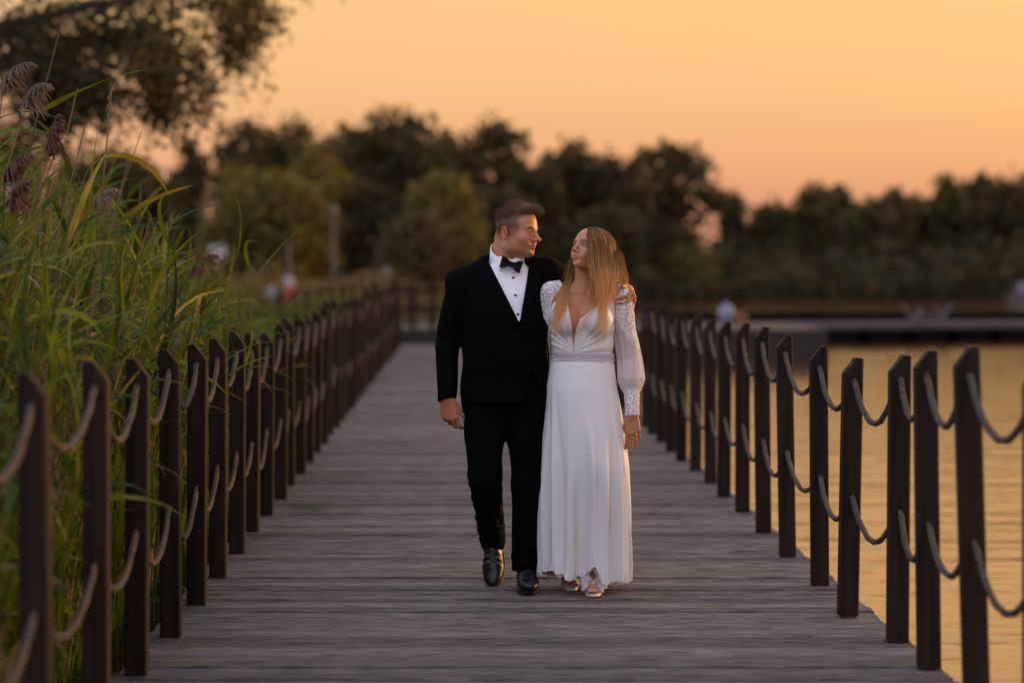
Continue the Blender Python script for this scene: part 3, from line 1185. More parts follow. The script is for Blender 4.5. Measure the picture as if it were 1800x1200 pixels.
special(44, 128, 10.8, .4, 2, 'dry', 'plume_pale', 1, 'tall reed with the big pale feathery plume nodding near the left edge')
special(112, 28, 11.4, .2, 5, 'dry', None, 1, 'tallest thin dry reed stalk reaching the top of the picture')
special(196, 162, 11.0, .3, 1, 'dry', None, 0, 'thin leaning dry stalk with a small narrow seed head')
special(8, 250, 10.2, .2, 3, 'green', 'plume_dark', 4, 'reed with dark purple plume at the left edge, the highest of the purple ones')
special(20, 300, 9.9, .5, 0, 'green', 'plume_dark', 4, 'reed with drooping purple plume below the highest purple one')
special(86, 212, 11.2, .6, 6, 'dry', 'plume_dark', 2, 'reed with a small purple tuft in front of the leafy tree')
special(160, 318, 12.2, .2, 7, 'dry', 'plume_pale', 1, 'dry reed with a faded rusty plume beside the leaning stalk')
special(335, 432, 13.5, .3, 5, 'green', 'plume_dark', 5, 'reed with dark red plume at the right end of the bed')
special(4, 95, 10.9, .3, 1, 'dry', 'plume_pale', 0, 'pale plumed reed cut by the left edge')
special(300, 305, 10.9, .15, 3, 'green', None, 7, 'green reed with the long upright blade standing out against dark trees')
special(205, 350, 10.5, .2, 0, 'green', None, 7, 'green reed with narrow erect blades left of the upright blade')
special(268, 395, 11.0, .1, 6, 'green', None, 7, 'green reed with two crossed blades above the fourth post')
special(415, 435, 13.4, .2, 4, 'green', None, 6, 'outermost green reed whose blades point over the railing')
special(452, 452, 14.3, .1, 2, 'green', None, 5, 'small green reed beyond the outermost one, low over the railing')
# seed head of the thin leaning stalk
mb = MB()
x, z = at(196, 162, 11.0)
for i in range(16):
    mb.ball((x + random.gauss(0, .006) - (15 - i) * .0012, 11.0 + random.gauss(0, .006), z - .12 + i * .009), (.004, .004, .011), 5, 4)
o = obj('seed_head', mb.mesh('seed_head', M['plume_pale']))
tag(o, 'narrow seed head on the tip of the thin leaning stalk', 'seed head')


# the rest of the bed, past counting: joined leaves and stems
def reed_mass(name, label, n, area, lim, seed, top_scale=(.5, .92), leaf_n=7, mats=('reed_green', 'reed_dry', 'reed_teal'), dry=.3):
    r = np.random.default_rng(seed)
    V = {m: [] for m in range(3)}
    F = {m: [] for m in range(3)}
    cnt = {0: 0, 1: 0, 2: 0}

    def push(m, v, f):
        V[m].append(v)
        F[m].append(f + cnt[m])
        cnt[m] += len(v)
    for i in range(n):
        x, y = area(r)
        top = lim(x, y) * r.uniform(*top_scale)
        H = top - GZ
        c = stem_set[r.integers(8)][0] * H
        a = r.normal() * .6
        R2 = np.array([[math.cos(a), -math.sin(a), 0], [math.sin(a), math.cos(a), 0], [0, 0, 1]])
        c = c @ R2.T + np.array([x, y, GZ])
        w = .0045
        ring = np.stack([c + [w, 0, 0], c + [-w * .5, w * .8, 0], c + [-w * .5, -w * .8, 0]], 1).reshape(-1, 3)
        ff = []
        for k in range(6):
            for j in range(3):
                j2 = (j + 1) % 3
                ff.append((k * 3 + j, k * 3 + j2, k * 3 + 3 + j2, k * 3 + 3 + j))
        isdry = r.random() < dry
        push(1 if isdry else 0, ring, np.array(ff))
        for k in range(leaf_n if not isdry else 2):
            t = r.uniform(.18, .98)
            p = np.array([np.interp(t, np.linspace(0, 1, 7), c[:, j]) for j in range(3)])
            lv, lf = leaf_shapes[r.integers(14)]
            aa = r.normal() * .9 - .2 if r.random() < .6 else r.uniform(0, 6.28)
            if x > -1.75 and math.cos(aa) > .3:
                aa += math.pi
            s = r.uniform(.65, 1.1)
            Rz = np.array([[math.cos(aa), -math.sin(aa), 0], [math.sin(aa), math.cos(aa), 0], [0, 0, 1]])
            tl = r.normal() * .3
            Ry = np.array([[math.cos(tl), 0, math.sin(tl)], [0, 1, 0], [-math.sin(tl), 0, math.cos(tl)]])
            push(2 if r.random() < .25 else (1 if isdry else 0), (lv * s) @ (Rz @ Ry).T + p, lf)
    vv, ff, mi = [], [], []
    b = 0
    for m in range(3):
        if not V[m]:
            continue
        v = np.concatenate(V[m])
        f = np.concatenate(F[m])
        vv.append(v)
        ff.append(f + b)
        mi += [m] * len(f)
        b += len(v)
    me = mesh_from(name, np.concatenate(vv), np.concatenate(ff), [M[k] for k in mats], True)
    me.polygons.foreach_set('material_index', np.array(mi, dtype=np.int32))
    o = obj(name, me)
    tag(o, label, kind='stuff')


def area_near(r):
    y = 6.6 + r.random() ** 1.1 * 12.5
    return -1.5 - r.random() ** 1.3 * (.5 + y * .13), y


def area_far(r):
    y = 17 + r.random() * 42
    return -1.6 - r.random() * (y * .2 - 1.0), y


reed_mass('reed_bed', 'dense mass of green and dry reeds along the left side of the boardwalk', 3200, area_near, lambda x, y: float(reed_top(x, y)) - .12 - (.35 if y < 8.6 else 0), 3, (.42, .95), 8, dry=.30)
reed_mass('far_reed_bed', 'low far reeds on the left behind the railing', 1300, area_far, lambda x, y: min(1.0, float(reed_top(x, y)) + .45), 4, (.5, 1.0), 7, dry=.2)

# blades lying on the planks
def fallen(name, label, spots):
    mb_v, mb_f, b = [], [], 0
    for (x, y, a, s, k) in spots:
        lv, lf = leaf_shapes[k]
        lv = lv.copy()
        lv[:, 2] = np.abs(lv[:, 2]) * .16 + .008
        R2 = np.array([[math.cos(a), -math.sin(a), 0], [math.sin(a), math.cos(a), 0], [0, 0, 1]])
        v = (lv * s) @ R2.T + np.array([x, y, .004])
        mb_v.append(v)
        mb_f.append(lf + b)
        b += len(v)
    o = obj(name, mesh_from(name, np.concatenate(mb_v), np.concatenate(mb_f), M['reed_green'], True))
    tag(o, label, 'leaf litter')


fallen('fallen_leaves', 'small heap of green blades lying on the planks beside the left posts', [(-1.08 + random.random() * .2, 15.0 + random.gauss(0, .12), random.uniform(-.4, .4), .62, random.randrange(14)) for _ in range(22)])
fallen('fallen_stalk', 'broken green reed tip lying on the planks near the left front posts', [(-1.05, 10.25, .1, .55, 2), (-1.02, 10.3, -.25, .45, 5), (-1.12, 10.2, .5, .5, 8)])

# ================================================================== figures: implicit surfaces polygonised with surface nets
def axis_pts(*segs):
    """segs: (start, end, step) consecutive"""
    out_ = []
    for a, b, h in segs:
        n = max(1, int(round((b - a) / h)))
        out_ += list(np.linspace(a, b, n, endpoint=False))
    out_.append(segs[-1][1])
    return np.array(out_, dtype=np.float32)


class Vol:
    def __init__(self, xs, ys, zs):
        self.ax = [np.asarray(a, dtype=np.float32) for a in (xs, ys, zs)]
        self.d = np.full([len(a) for a in self.ax], 1.0, dtype=np.float32)

    def win(self, lo, hi):
        sl = []
        g = []
        for k in range(3):
            i0 = int(np.searchsorted(self.ax[k], lo[k]))
            i1 = int(np.searchsorted(self.ax[k], hi[k]))
            i0 = max(0, i0 - 1)
            i1 = min(len(self.ax[k]), i1 + 1)
            if i1 - i0 < 1:
                return None, None
            sl.append(slice(i0, i1))
            sh = [1, 1, 1]
            sh[k] = -1
            g.append(self.ax[k][i0:i1].reshape(sh))
        return tuple(sl), g

    def add(self, prim, k=0.0, pad=None):
        f, lo, hi = prim
        p = (pad if pad is not None else .012) + k
        sl, g = self.win(np.array(lo) - p, np.array(hi) + p)
        if sl is None:
            return
        v = f(*g)
        d = self.d[sl]
        if k > 0:
            h = np.maximum(k - np.abs(d - v), 0) / k
            self.d[sl] = np.minimum(d, v) - h * h * k * .25
        else:
            self.d[sl] = np.minimum(d, v)

    def sub(self, prim, k=0.0):
        f, lo, hi = prim
        p = .012 + k
        sl, g = self.win(np.array(lo) - p, np.array(hi) + p)
        if sl is None:
            return
        v = -f(*g)
        d = self.d[sl]
        if k > 0:
            h = np.maximum(k - np.abs(d - v), 0) / k
            self.d[sl] = np.maximum(d, v) + h * h * k * .25
        else:
            self.d[sl] = np.maximum(d, v)

    def warp(self, fn, lo=None, hi=None):
        lo = lo if lo is not None else [a[0] for a in self.ax]
        hi = hi if hi is not None else [a[-1] for a in self.ax]
        sl, g = self.win(lo, hi)
        self.d[sl] = fn(self.d[sl], *g)

    def sample(self, p):
        """trilinear value at points (n x 3); +1 outside"""
        idx, fr = [], []
        for k in range(3):
            a = self.ax[k]
            i = np.clip(np.searchsorted(a, p[:, k]) - 1, 0, len(a) - 2)
            idx.append(i)
            fr.append(np.clip((p[:, k] - a[i]) / (a[i + 1] - a[i]), 0, 1))
        r = 0
        for c in range(8):
            o_ = [(c >> k) & 1 for k in range(3)]
            w = 1
            for k in range(3):
                w = w * (fr[k] if o_[k] else 1 - fr[k])
            r = r + w * self.d[idx[0] + o_[0], idx[1] + o_[1], idx[2] + o_[2]]
        return r

    def grad(self, p, e=.006):
        g = np.zeros_like(p)
        for k in range(3):
            dp = np.zeros(3)
            dp[k] = e
            g[:, k] = self.sample(p + dp) - self.sample(p - dp)
        n = np.linalg.norm(g, axis=1, keepdims=True)
        return g / np.maximum(n, 1e-6)

    def mesh(self):
        d = self.d
        s = d < 0
        nx, ny, nz = d.shape
        any_ = np.zeros((nx - 1, ny - 1, nz - 1), bool)
        all_ = np.ones((nx - 1, ny - 1, nz - 1), bool)
        for c in range(8):
            i, j, k = c & 1, (c >> 1) & 1, (c >> 2) & 1
            v = s[i:nx - 1 + i, j:ny - 1 + j, k:nz - 1 + k]
            any_ |= v
            all_ &= v
        act = any_ & ~all_
        I, J, K = np.nonzero(act)
        n = len(I)
        ids = np.full(act.shape, -1, dtype=np.int32)
        ids[I, J, K] = np.arange(n)
        val = {}
        for c in range(8):
            i, j, k = c & 1, (c >> 1) & 1, (c >> 2) & 1
            val[c] = d[I + i, J + j, K + k]
        acc = np.zeros((n, 3))
        cnt = np.zeros(n)
        for a in range(8):
            for b in range(a + 1, 8):
                x = a ^ b
                if x not in (1, 2, 4):
                    continue
                va, vb = val[a], val[b]
                m = (va < 0) != (vb < 0)
                t = np.where(m, va / np.where(m, va - vb, 1), 0)
                for k in range(3):
                    ca, cb = (a >> k) & 1, (b >> k) & 1
                    acc[:, k] += np.where(m, ca + (cb - ca) * t, 0)
                cnt += m
        acc /= cnt[:, None]
        P = np.empty((n, 3))
        for k, ix in enumerate((I, J, K)):
            a = self.ax[k]
            P[:, k] = a[ix] + (a[ix + 1] - a[ix]) * acc[:, k]
        faces = []
        # x edges
        m = s[:-1, 1:-1, 1:-1] != s[1:, 1:-1, 1:-1]
        i, j, k = np.nonzero(m)
        j += 1
        k += 1
        q_ = np.stack([ids[i, j - 1, k - 1], ids[i, j, k - 1], ids[i, j, k], ids[i, j - 1, k]], -1)
        fl = s[i, j, k]
        q_[~fl] = q_[~fl][:, ::-1]
        faces.append(q_)
        m = s[1:-1, :-1, 1:-1] != s[1:-1, 1:, 1:-1]
        i, j, k = np.nonzero(m)
        i += 1
        k += 1
        q_ = np.stack([ids[i - 1, j, k - 1], ids[i - 1, j, k], ids[i, j, k], ids[i, j, k - 1]], -1)
        fl = s[i, j, k]
        q_[~fl] = q_[~fl][:, ::-1]
        faces.append(q_)
        m = s[1:-1, 1:-1, :-1] != s[1:-1, 1:-1, 1:]
        i, j, k = np.nonzero(m)
        i += 1
        j += 1
        q_ = np.stack([ids[i - 1, j - 1, k], ids[i, j - 1, k], ids[i, j, k], ids[i - 1, j, k]], -1)
        fl = s[i, j, k]
        q_[~fl] = q_[~fl][:, ::-1]
        faces.append(q_)
        return P, np.concatenate(faces)


def relax(P, F, it=2, lam=.5):
    """light Laplacian smoothing"""
    for _ in range(it):
        acc = np.zeros_like(P)
        cnt = np.zeros(len(P))
        for a in range(4):
            b = (a + 1) % 4
            np.add.at(acc, F[:, a], P[F[:, b]])
            np.add.at(acc, F[:, b], P[F[:, a]])
            cnt += np.bincount(F[:, a], minlength=len(P)) + np.bincount(F[:, b], minlength=len(P))
        P = P + lam * (acc / np.maximum(cnt, 1)[:, None] - P)
    return P


# ---- primitives: (function, lower corner, upper corner)
def ell(c, r, R=None):
    c = np.asarray(c, float)
    r = np.asarray(r, float) if not np.isscalar(r) else np.array([r] * 3, float)
    R = np.eye(3) if R is None else np.asarray(R)
    ext = np.sqrt(((R * r[None]) ** 2).sum(1))

    def f(X, Y, Z):
        dx, dy, dz = X - c[0], Y - c[1], Z - c[2]
        k0 = 0
        k1 = 0
        for k in range(3):
            u = dx * R[0, k] + dy * R[1, k] + dz * R[2, k]
            k0 = k0 + (u / r[k]) ** 2
            k1 = k1 + (u / r[k] ** 2) ** 2
        k0 = np.sqrt(k0)
        k1 = np.sqrt(k1)
        return (k0 * (k0 - 1) / np.maximum(k1, 1e-6)).astype(np.float32)
    return f, c - ext, c + ext


def cone(a, b, ra, rb, sq=None):
    """round cone; sq=(axis vector, factor) flattens the section along axis"""
    a = np.asarray(a, float)
    b = np.asarray(b, float)
    ab = b - a
    L2 = max(ab @ ab, 1e-9)
    m = max(ra, rb)
    if sq is not None:
        ax_ = np.asarray(sq[0], float)
        ax_ = ax_ / np.linalg.norm(ax_)
        m *= max(1, sq[1])

    def f(X, Y, Z):
        dx, dy, dz = X - a[0], Y - a[1], Z - a[2]
        t = np.clip((dx * ab[0] + dy * ab[1] + dz * ab[2]) / L2, 0, 1)
        ex, ey, ez = dx - t * ab[0], dy - t * ab[1], dz - t * ab[2]
        if sq is not None:
            s = ex * ax_[0] + ey * ax_[1] + ez * ax_[2]
            g = s * (1 / sq[1] - 1)
            ex, ey, ez = ex + g * ax_[0], ey + g * ax_[1], ez + g * ax_[2]
        return (np.sqrt(ex * ex + ey * ey + ez * ez) - (ra + (rb - ra) * t)).astype(np.float32)
    lo = np.minimum(a, b) - m
    hi = np.maximum(a, b) + m
    return f, lo, hi


def box(c, h, R=None, rd=.004):
    c = np.asarray(c, float)
    h = np.asarray(h, float)
    R = np.eye(3) if R is None else np.asarray(R)
    ext = (np.abs(R) * h[None]).sum(1) + rd

    def f(X, Y, Z):
        dx, dy, dz = X - c[0], Y - c[1], Z - c[2]
        o2 = 0
        mx = None
        for k in range(3):
            u = np.abs(dx * R[0, k] + dy * R[1, k] + dz * R[2, k]) - (h[k] - rd)
            o2 = o2 + np.maximum(u, 0) ** 2
            mx = u if mx is None else np.maximum(mx, u)
        return (np.sqrt(o2) + np.minimum(mx, 0) - rd).astype(np.float32)
    return f, c - ext, c + ext


def loft(levels, power=2.3):
    """levels: rows (z, cx, cy, ax, ay_front, ay_back) with a superelliptic section"""
    A = np.array(sorted(levels), float)

    def f(X, Y, Z):
        zc = np.clip(Z, A[0, 0], A[-1, 0])
        g = [np.interp(zc.ravel(), A[:, 0], A[:, k]).reshape(zc.shape) for k in range(1, 6)]
        dx = (X - g[0])
        dy = (Y - g[1])
        ay = np.where(dy < 0, g[3], g[4])
        u = (np.abs(dx) / g[2]) ** power + (np.abs(dy) / ay) ** power
        u = np.maximum(u, 1e-9) ** (1 / power)
        s = (u - 1) * np.minimum(np.minimum(g[2], ay), np.hypot(dx, dy) / u * 1.0 + 1e-4)
        cap_ = np.maximum(A[0, 0] - Z, Z - A[-1, 0])
        return np.where(cap_ > 0, np.sqrt(np.maximum(s, 0) ** 2 + cap_ ** 2), np.maximum(s, cap_ + 0 * s)).astype(np.float32)
    lo = (np.min(A[:, 1] - A[:, 3]), np.min(A[:, 2] - A[:, 4]), A[0, 0])
    hi = (np.max(A[:, 1] + A[:, 3]), np.max(A[:, 2] + A[:, 5]), A[-1, 0])
    return f, np.array(lo), np.array(hi)


def fold_noise(X, Y, Z, seed=0, f=40., n=4, dirs=None):
    """a few warped sine waves: reads as irregular cloth folds"""
    r = np.random.default_rng(seed)
    s = 0
    for i in range(n):
        d = r.normal(size=3) if dirs is None else np.asarray(dirs) + r.normal(size=3) * .35
        d /= np.linalg.norm(d)
        e = r.normal(size=3)
        e /= np.linalg.norm(e)
        ff = f * r.uniform(.6, 1.5)
        s = s + np.sin(ff * (X * d[0] + Y * d[1] + Z * d[2]) + 1.3 * np.sin(ff * .45 * (X * e[0] + Y * e[1] + Z * e[2]) + r.uniform(0, 6)) + r.uniform(0, 6))
    return s / n


def frame(fwd, up):
    """rotation whose columns are local x (side), y (back), z (up); the face looks along local -y"""
    y_ = -np.asarray(fwd, float)
    y_ /= np.linalg.norm(y_)
    z_ = np.asarray(up, float)
    z_ = z_ - y_ * (z_ @ y_)
    z_ /= np.linalg.norm(z_)
    x_ = np.cross(y_, z_)
    return np.stack([x_, y_, z_], 1)


# ------------------------------------------------------------------ head
def head_prims(vol, c, R, s=1.0, female=False):
    c = np.asarray(c, float)

    def T(p):
        return c + R @ (np.asarray(p, float) * s)

    def E(p, r, k, Rl=None, sub=False):
        Rm = R if Rl is None else R @ Rl
        pr = ell(T(p), np.asarray(r, float) * s, Rm)
        (vol.sub if sub else vol.add)(pr, k * s)

    def Cn(a, b, ra, rb, k, sub=False):
        (vol.sub if sub else vol.add)(cone(T(a), T(b), ra * s, rb * s), k * s)

    def rot(ax, deg):
        return np.array(Matrix.Rotation(R_(deg), 3, ax))
    E((0, .012, .045), (.074, .094, .085 if not female else .076), .0)
    E((0, -.03, .035), (.066, .064, .07), .03)                  # forehead
    if female:
        E((0, -.036, -.026), (.052, .055, .066), .03)
        E((0, -.046, -.062), (.036, .044, .036), .03)
        E((0, -.084, -.087), (.0135, .012, .012), .025)
    else:
        E((0, -.034, -.03), (.061, .058, .076), .03)
        E((0, -.04, -.066), (.053, .05, .038), .03)             # jaw
        E((0, -.080, -.089), (.021, .017, .016), .03)           # chin
        for sx in (-1, 1):
            E((sx * .047, .0, -.064), (.019, .034, .03), .03)   # jaw angle
        E((0, -.01, -.075), (.045, .05, .03), .03)              # full throat
    for sx in (-1, 1):
        E((sx * .043, -.062, -.024), (.022, .024, .02), .025)   # cheek
        E((sx * .026, -.082, .027), (.024, .012, .008), .014 if not female else .02)
    # eye hollows, lids
    for sx in (-1, 1):
        E((sx * .031, -.098, .009), (.02, .014, .011), .014, sub=True)
        E((sx * .031, -.0765, .008), (.0145, .0125, .0125), .004)
        Cn((sx * .019, -.0875, .0125), (sx * .043, -.0815, .0125), .0036, .0036, .006)
        Cn((sx * .021, -.0875, .0025), (sx * .041, -.0825, .003), .003, .003, .006)
        Cn((sx * .016, -.092, .0265), (sx * .046, -.0815, .029), .0042, .003, .008)     # brow
    # nose
    tip = -.122 if female else -.124
    nw = .82 if female else 1.0
    Cn((0, -.088, .022), (0, tip + .007, -.02), .0085 * nw, .0098 * nw, .014)
    E((0, tip + .002, -.0235), (.0115 * nw, .011 * nw, .0095 * nw), .008)
    for sx in (-1, 1):
        E((sx * .0125 * nw, -.103, -.0265), (.0085 * nw, .0115, .0085 * nw), .007)
        E((sx * .007, -.108, -.0345), (.0042, .006, .003), .003, sub=True)
    Cn((0, -.1, -.037), (0, -.098, -.05), .006, .008, .012)
    # mouth, slightly smiling: corners lifted
    mz = .005
    for sx in (-1, 1):
        Cn((0, -.1005, -.058 + mz), (sx * .0225, -.089, -.0562 + mz), .0056 if female else .005, .0022, .006)
        Cn((0, -.0985, -.0685 + mz), (sx * .020, -.0885, -.0605 + mz), .0068 if female else .0064, .0026, .006)
        Cn((0, -.1075, -.0632 + mz), (sx * .026, -.0945, -.0575 + mz), .0022, .0016, .002, sub=True)
        E((sx * .032, -.077, -.05 + mz), (.012, .014, .015), .014)  # smile pads beside the mouth
    E((0, -.096, -.0815 + mz), (.016, .006, .005), .01, sub=True)
    # ears: a rim round a hollow, with a lobe
    for sx in (() if female else (-1, 1)):      # the woman's ears lie wholly under her hair
        Re = rot('Z', sx * 24) @ rot('X', -14)
        ce = np.array([sx * .0775, .016, -.008])
        E(ce, (.0058, .0165, .0275), .006, Re)
        pts_ = []
        for k in range(9):
            a = R_(-60 + k * 33)
            pts_.append(ce + Re @ np.array([sx * .0055, .0165 * math.cos(a) * 1.0, .0285 * math.sin(a)]))
        for k in range(8):
            Cn(pts_[k], pts_[k + 1], .0042, .0042, .003)
        E(ce + Re @ np.array([sx * .006, -.004, .0]), (.0055, .0085, .0135), .004, Re, sub=True)
        E(ce + Re @ np.array([sx * .002, -.002, -.026]), (.0052, .0085, .0085), .006)
        E(ce + Re @ np.array([sx * .003, -.0145, -.004]), (.0045, .0035, .0065), .004)
    return T


def head_colors(P, c, R, s, base, female):
    q_ = ((P - np.asarray(c)) @ R) / s
    x, y, z = q_[:, 0], q_[:, 1], q_[:, 2]
    col = np.tile(np.asarray(base, float), (len(P), 1))
    near = (np.linalg.norm(q_, axis=1) < .17)

    def blend(w, c2):
        nonlocal col
        w = (np.clip(w, 0, 1) * near)[:, None]
        col = col * (1 - w) + np.asarray(c2)[None] * w
    # redder cheeks, nose, ears
    for sx in (-1, 1):
        blend(np.exp(-(((x - sx * .044) / .022) ** 2 + ((z + .024) / .02) ** 2 + ((y + .07) / .04) ** 2)) * .35, np.array(base) * [1.06, .72, .68])
        blend(smoothstep(.0735, .0765, np.abs(x)) * smoothstep(-.022, -.008, y) * smoothstep(.05, .035, np.abs(z + .008)) * .55 * (y < .05), np.array(base) * [1.1, .62, .55])
    blend(np.exp(-((x / .014) ** 2 + ((z + .022) / .012) ** 2 + ((y + .118) / .02) ** 2)) * .35, np.array(base) * [1.05, .75, .7])
    blend(np.exp(-(((y - .013) / .0075) ** 2 + ((z + .008) / .013) ** 2)) * smoothstep(.074, .077, np.abs(x)) * .75, np.array(base) * [.35, .2, .18])  # ear hollow: its shade is painted into the skin colour
    fr = y < -.06
    if not female:
        st = smoothstep(-.035, -.06, z) * smoothstep(.02, -.02, y) * (np.abs(x) < .07)
        blend(st * .38, np.array(base) * [.5, .46, .47])
        sd_ = smoothstep(-.06, -.045, y) * smoothstep(-.05, .01, z) * smoothstep(.11, .07, z)
        blend(sd_ * .0, (0.1, .06, .04))
    # lips
    lw = np.exp(-((np.abs(x) / .023) ** 6)) * smoothstep(.0095, .006, np.abs(z + .0578 - .13 * x * x / .025 * 1.0)) * (y < -.084)
    blend(lw * (.7 if female else .45), (.38, .105, .10) if female else np.array(base) * [.8, .5, .5])
    ml = smoothstep(.0026, .001, np.abs(z + .0582 - .19 * np.abs(x))) * (np.abs(x) < (.020 if female else .025)) * (y < -.08)
    blend(ml * (.6 if female else .8), (.06, .02, .018))
    if not female:
        th = smoothstep(.0026, .0012, np.abs(z + .0598 - .19 * np.abs(x))) * (np.abs(x) < .016) * (y < -.086)
        blend(th * .55, (.5, .43, .38))
    # eyes
    for sx in (-1, 1):
        u = (x - sx * .031) / .0135
        lidt = .0078 + (.0050 if female else .0036) * (1 - u * u)
        lidb = .0078 - (.0038 if female else .0030) * (1 - u * u)
        ins = (np.abs(u) < 1) * (z < lidt) * (z > lidb) * fr
        blend(ins * .9, (.33, .29, .27))
        # gaze turned towards the other person: iris near the middle
        ir = np.hypot((x - sx * .031), (z - .0088)) < .0058
        blend(ir * ins, (.035, .028, .022))
        lash = smoothstep(.0028, .001, np.abs(z - lidt - .0006)) * (np.abs(u) < 1.08) * fr
        blend(lash * (.95 if female else .65), (.022, .014, .011))
        lashb = smoothstep(.002, .0008, np.abs(z - lidb)) * (np.abs(u) < 1.0) * fr
        blend(lashb * (.6 if female else .35), (.05, .03, .024))
        # brow
        bu = (np.abs(x) - .031) / .0175
        bz = .0285 + .0035 * (1 - bu * bu) + (-.0025 if female else -.0015)
        br = smoothstep(.0052 if not female else .004, .0018, np.abs(z - bz)) * (np.abs(bu) < 1.05) * (y < -.055)
        blend(br * (.8 if female else .85), (.05, .026, .016))
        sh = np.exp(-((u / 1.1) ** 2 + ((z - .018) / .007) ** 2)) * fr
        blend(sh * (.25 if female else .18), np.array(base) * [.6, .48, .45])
    return col


# ------------------------------------------------------------------ hand
def hand_prims(vol, w, f, n, sgn, curls, spread=(.10, .03, -.04, -.12), s=1.0, thumb=(.35, .25, .2), thumb_open=.7, thick=1.0):
    """wrist w, f = towards the fingers, n = back of the hand, thumb side = sgn * (n x f).
    curls: per finger (index..little) three flexion angles in radians"""
    f = np.asarray(f, float)
    f /= np.linalg.norm(f)
    n = np.asarray(n, float)
    n = n - f * (n @ f)
    n /= np.linalg.norm(n)
    t = sgn * np.cross(n, f)
    w = np.asarray(w, float)

    def P(a, b, c):
        return w + (f * a + t * b + n * c) * s
    kn = [(.090, .030, .001), (.094, .009, .004), (.088, -.012, .002), (.078, -.031, -.003)]
    for (a, b, c), r in zip(kn, (.0125, .0125, .012, .0112)):
        vol.add(cone(P(.0, b * .55, -.001), P(a, b, c - .002), .0155 * s * thick, r * s), .012 * s)
    vol.add(ell(P(.05, .0, -.008), np.array([.042, .036, .013]) * s, np.stack([f, t, n], 1)), .012 * s)
    vol.add(cone(P(-.03, .0, 0), P(.012, 0, 0), .025 * s, .024 * s, (n, .74)), .012 * s)
    tips = []
    ln = [(.043, .026, .021), (.047, .029, .022), (.043, .027, .022), (.033, .021, .02)]
    rad = [(.0098, .0088, .0078), (.0099, .009, .0079), (.0095, .0085, .0075), (.0085, .0076, .0068)]
    for i in range(4):
        p = P(*kn[i])
        d0 = f * math.cos(spread[i]) + t * math.sin(spread[i])
        ax_ang = 0.0
        for j in range(3):
            ax_ang += curls[i][j]
            d = d0 * math.cos(ax_ang) - n * math.sin(ax_ang)
            e = p + d * ln[i][j] * s
            r0 = rad[i][j] * s
            r1 = (rad[i][j + 1] if j < 2 else rad[i][2] * .82) * s
            vol.add(cone(p, e, r0 * (1.07 if j else 1.02), r1), .0035 * s)
            p = e
        tips.append((p, d, n * math.cos(ax_ang) + d0 * math.sin(ax_ang), rad[i][2] * s))
    # thumb
    p = P(.018, .024, -.006)
    a = thumb_open
    d = f * math.cos(a) + t * math.sin(a) - n * .25
    d /= np.linalg.norm(d)
    tl = (.044, .034, .028)
    tr = (.0135, .0112, .0098, .0078)
    for j in range(3):
        e = p + d * tl[j] * s
        vol.add(cone(p, e, tr[j] * s, tr[j + 1] * s), (.01 if j == 0 else .004) * s)
        p = e
        d = d * math.cos(thumb[j]) + f * math.sin(thumb[j]) * .8 - n * math.sin(thumb[j]) * .5
        d /= np.linalg.norm(d)
    tips.append((p, d, t, .009 * s))
    return tips


def nail_colors(P, col, tips, c):
    for p, d, nn, r in tips:
        v = P - (p - d * r * .2)
        w = (np.linalg.norm(v, axis=1) < r * 1.35) & (v @ nn > r * .35)
        col[w] = col[w] * .3 + np.asarray(c) * .7
    return col


def sdf_object(name, vol, mat, parent, it=1, colors=None, lam=.5):
    P, F = vol.mesh()
    if it:
        P = relax(P, F, it, lam)
    me = mesh_from(name, P, F, mat, True)
    if colors is not None:
        vcol(me, colors(P))
    return obj(name, me, parent)


def skin_material(name):
    m = material(name, (1, 1, 1), rough=.5, spec=.35, color2=(.9, .88, .87), noise_scale=(60, 60, 60), vc=True, bump=.04, bump_scale=(400, 400, 400))
    b = [n for n in m.node_tree.nodes if n.type == 'BSDF_PRINCIPLED'][0]
    b.inputs['Subsurface Weight'].default_value = .25
    b.inputs['Subsurface Radius'].default_value = (1.0, .35, .2)
    b.inputs['Subsurface Scale'].default_value = .006
    return m


M['skin_man'] = skin_material('skin_warm')
M['skin_woman'] = skin_material('skin_tan')
M['suit'] = material('black_wool', (.0032, .0028, .0033), rough=.85, spec=.04, noise_scale=(300, 300, 300), bump=.08, bump_scale=(900, 900, 900))
M['satin'] = material('black_satin', (.004, .0036, .0045), rough=.5, spec=.14)
M['shirt'] = material('white_shirt', (.86, .88, .93), rough=.75, spec=.2, color2=(.83, .85, .90), noise_scale=(20, 20, 20))
M['leather'] = material('black_leather', (.010, .009, .009), rough=.4, spec=.5, bump=.08, bump_scale=(60, 60, 60))
M['sole'] = material('tan_sole', (.14, .09, .05), rough=.7)
M['button'] = material('black_button', (.01, .01, .012), rough=.3)
M['hair_man'] = material('dark_brown_hair', (.17, .083, .038), rough=.6, spec=.2, color2=(.058, .029, .014), noise_scale=(180, 180, 40), bump=.3, bump_scale=(500, 500, 120))

# ================================================================== the man
MAN = Vector((.23, 11.25, 0.0))
man = empty('person', MAN)
tag(man, 'man in black suit with white shirt and black bow tie, arm round the woman', 'person')
SK_M = (.49, .215, .105)

HC_M = np.array([.026, -.035, 1.662])
yaw = R_(61)
HR_M = frame((math.sin(yaw), -math.cos(yaw), -.09), (.06, .02, 1))

vb = Vol(axis_pts((-.42, -.36, .006), (-.36, -.2, .003), (-.2, -.1, .005), (-.1, .15, .003), (.15, .48, .007), (.48, .66, .003)),
         axis_pts((-.24, -.2, .005), (-.2, .11, .003), (.11, .40, .007)),
         axis_pts((-.01, .75, .007), (.75, .93, .003), (.93, 1.24, .006), (1.24, 1.44, .0028), (1.44, 1.54, .004), (1.54, 1.84, .0025)))
head_prims(vb, HC_M, HR_M, 1.0)
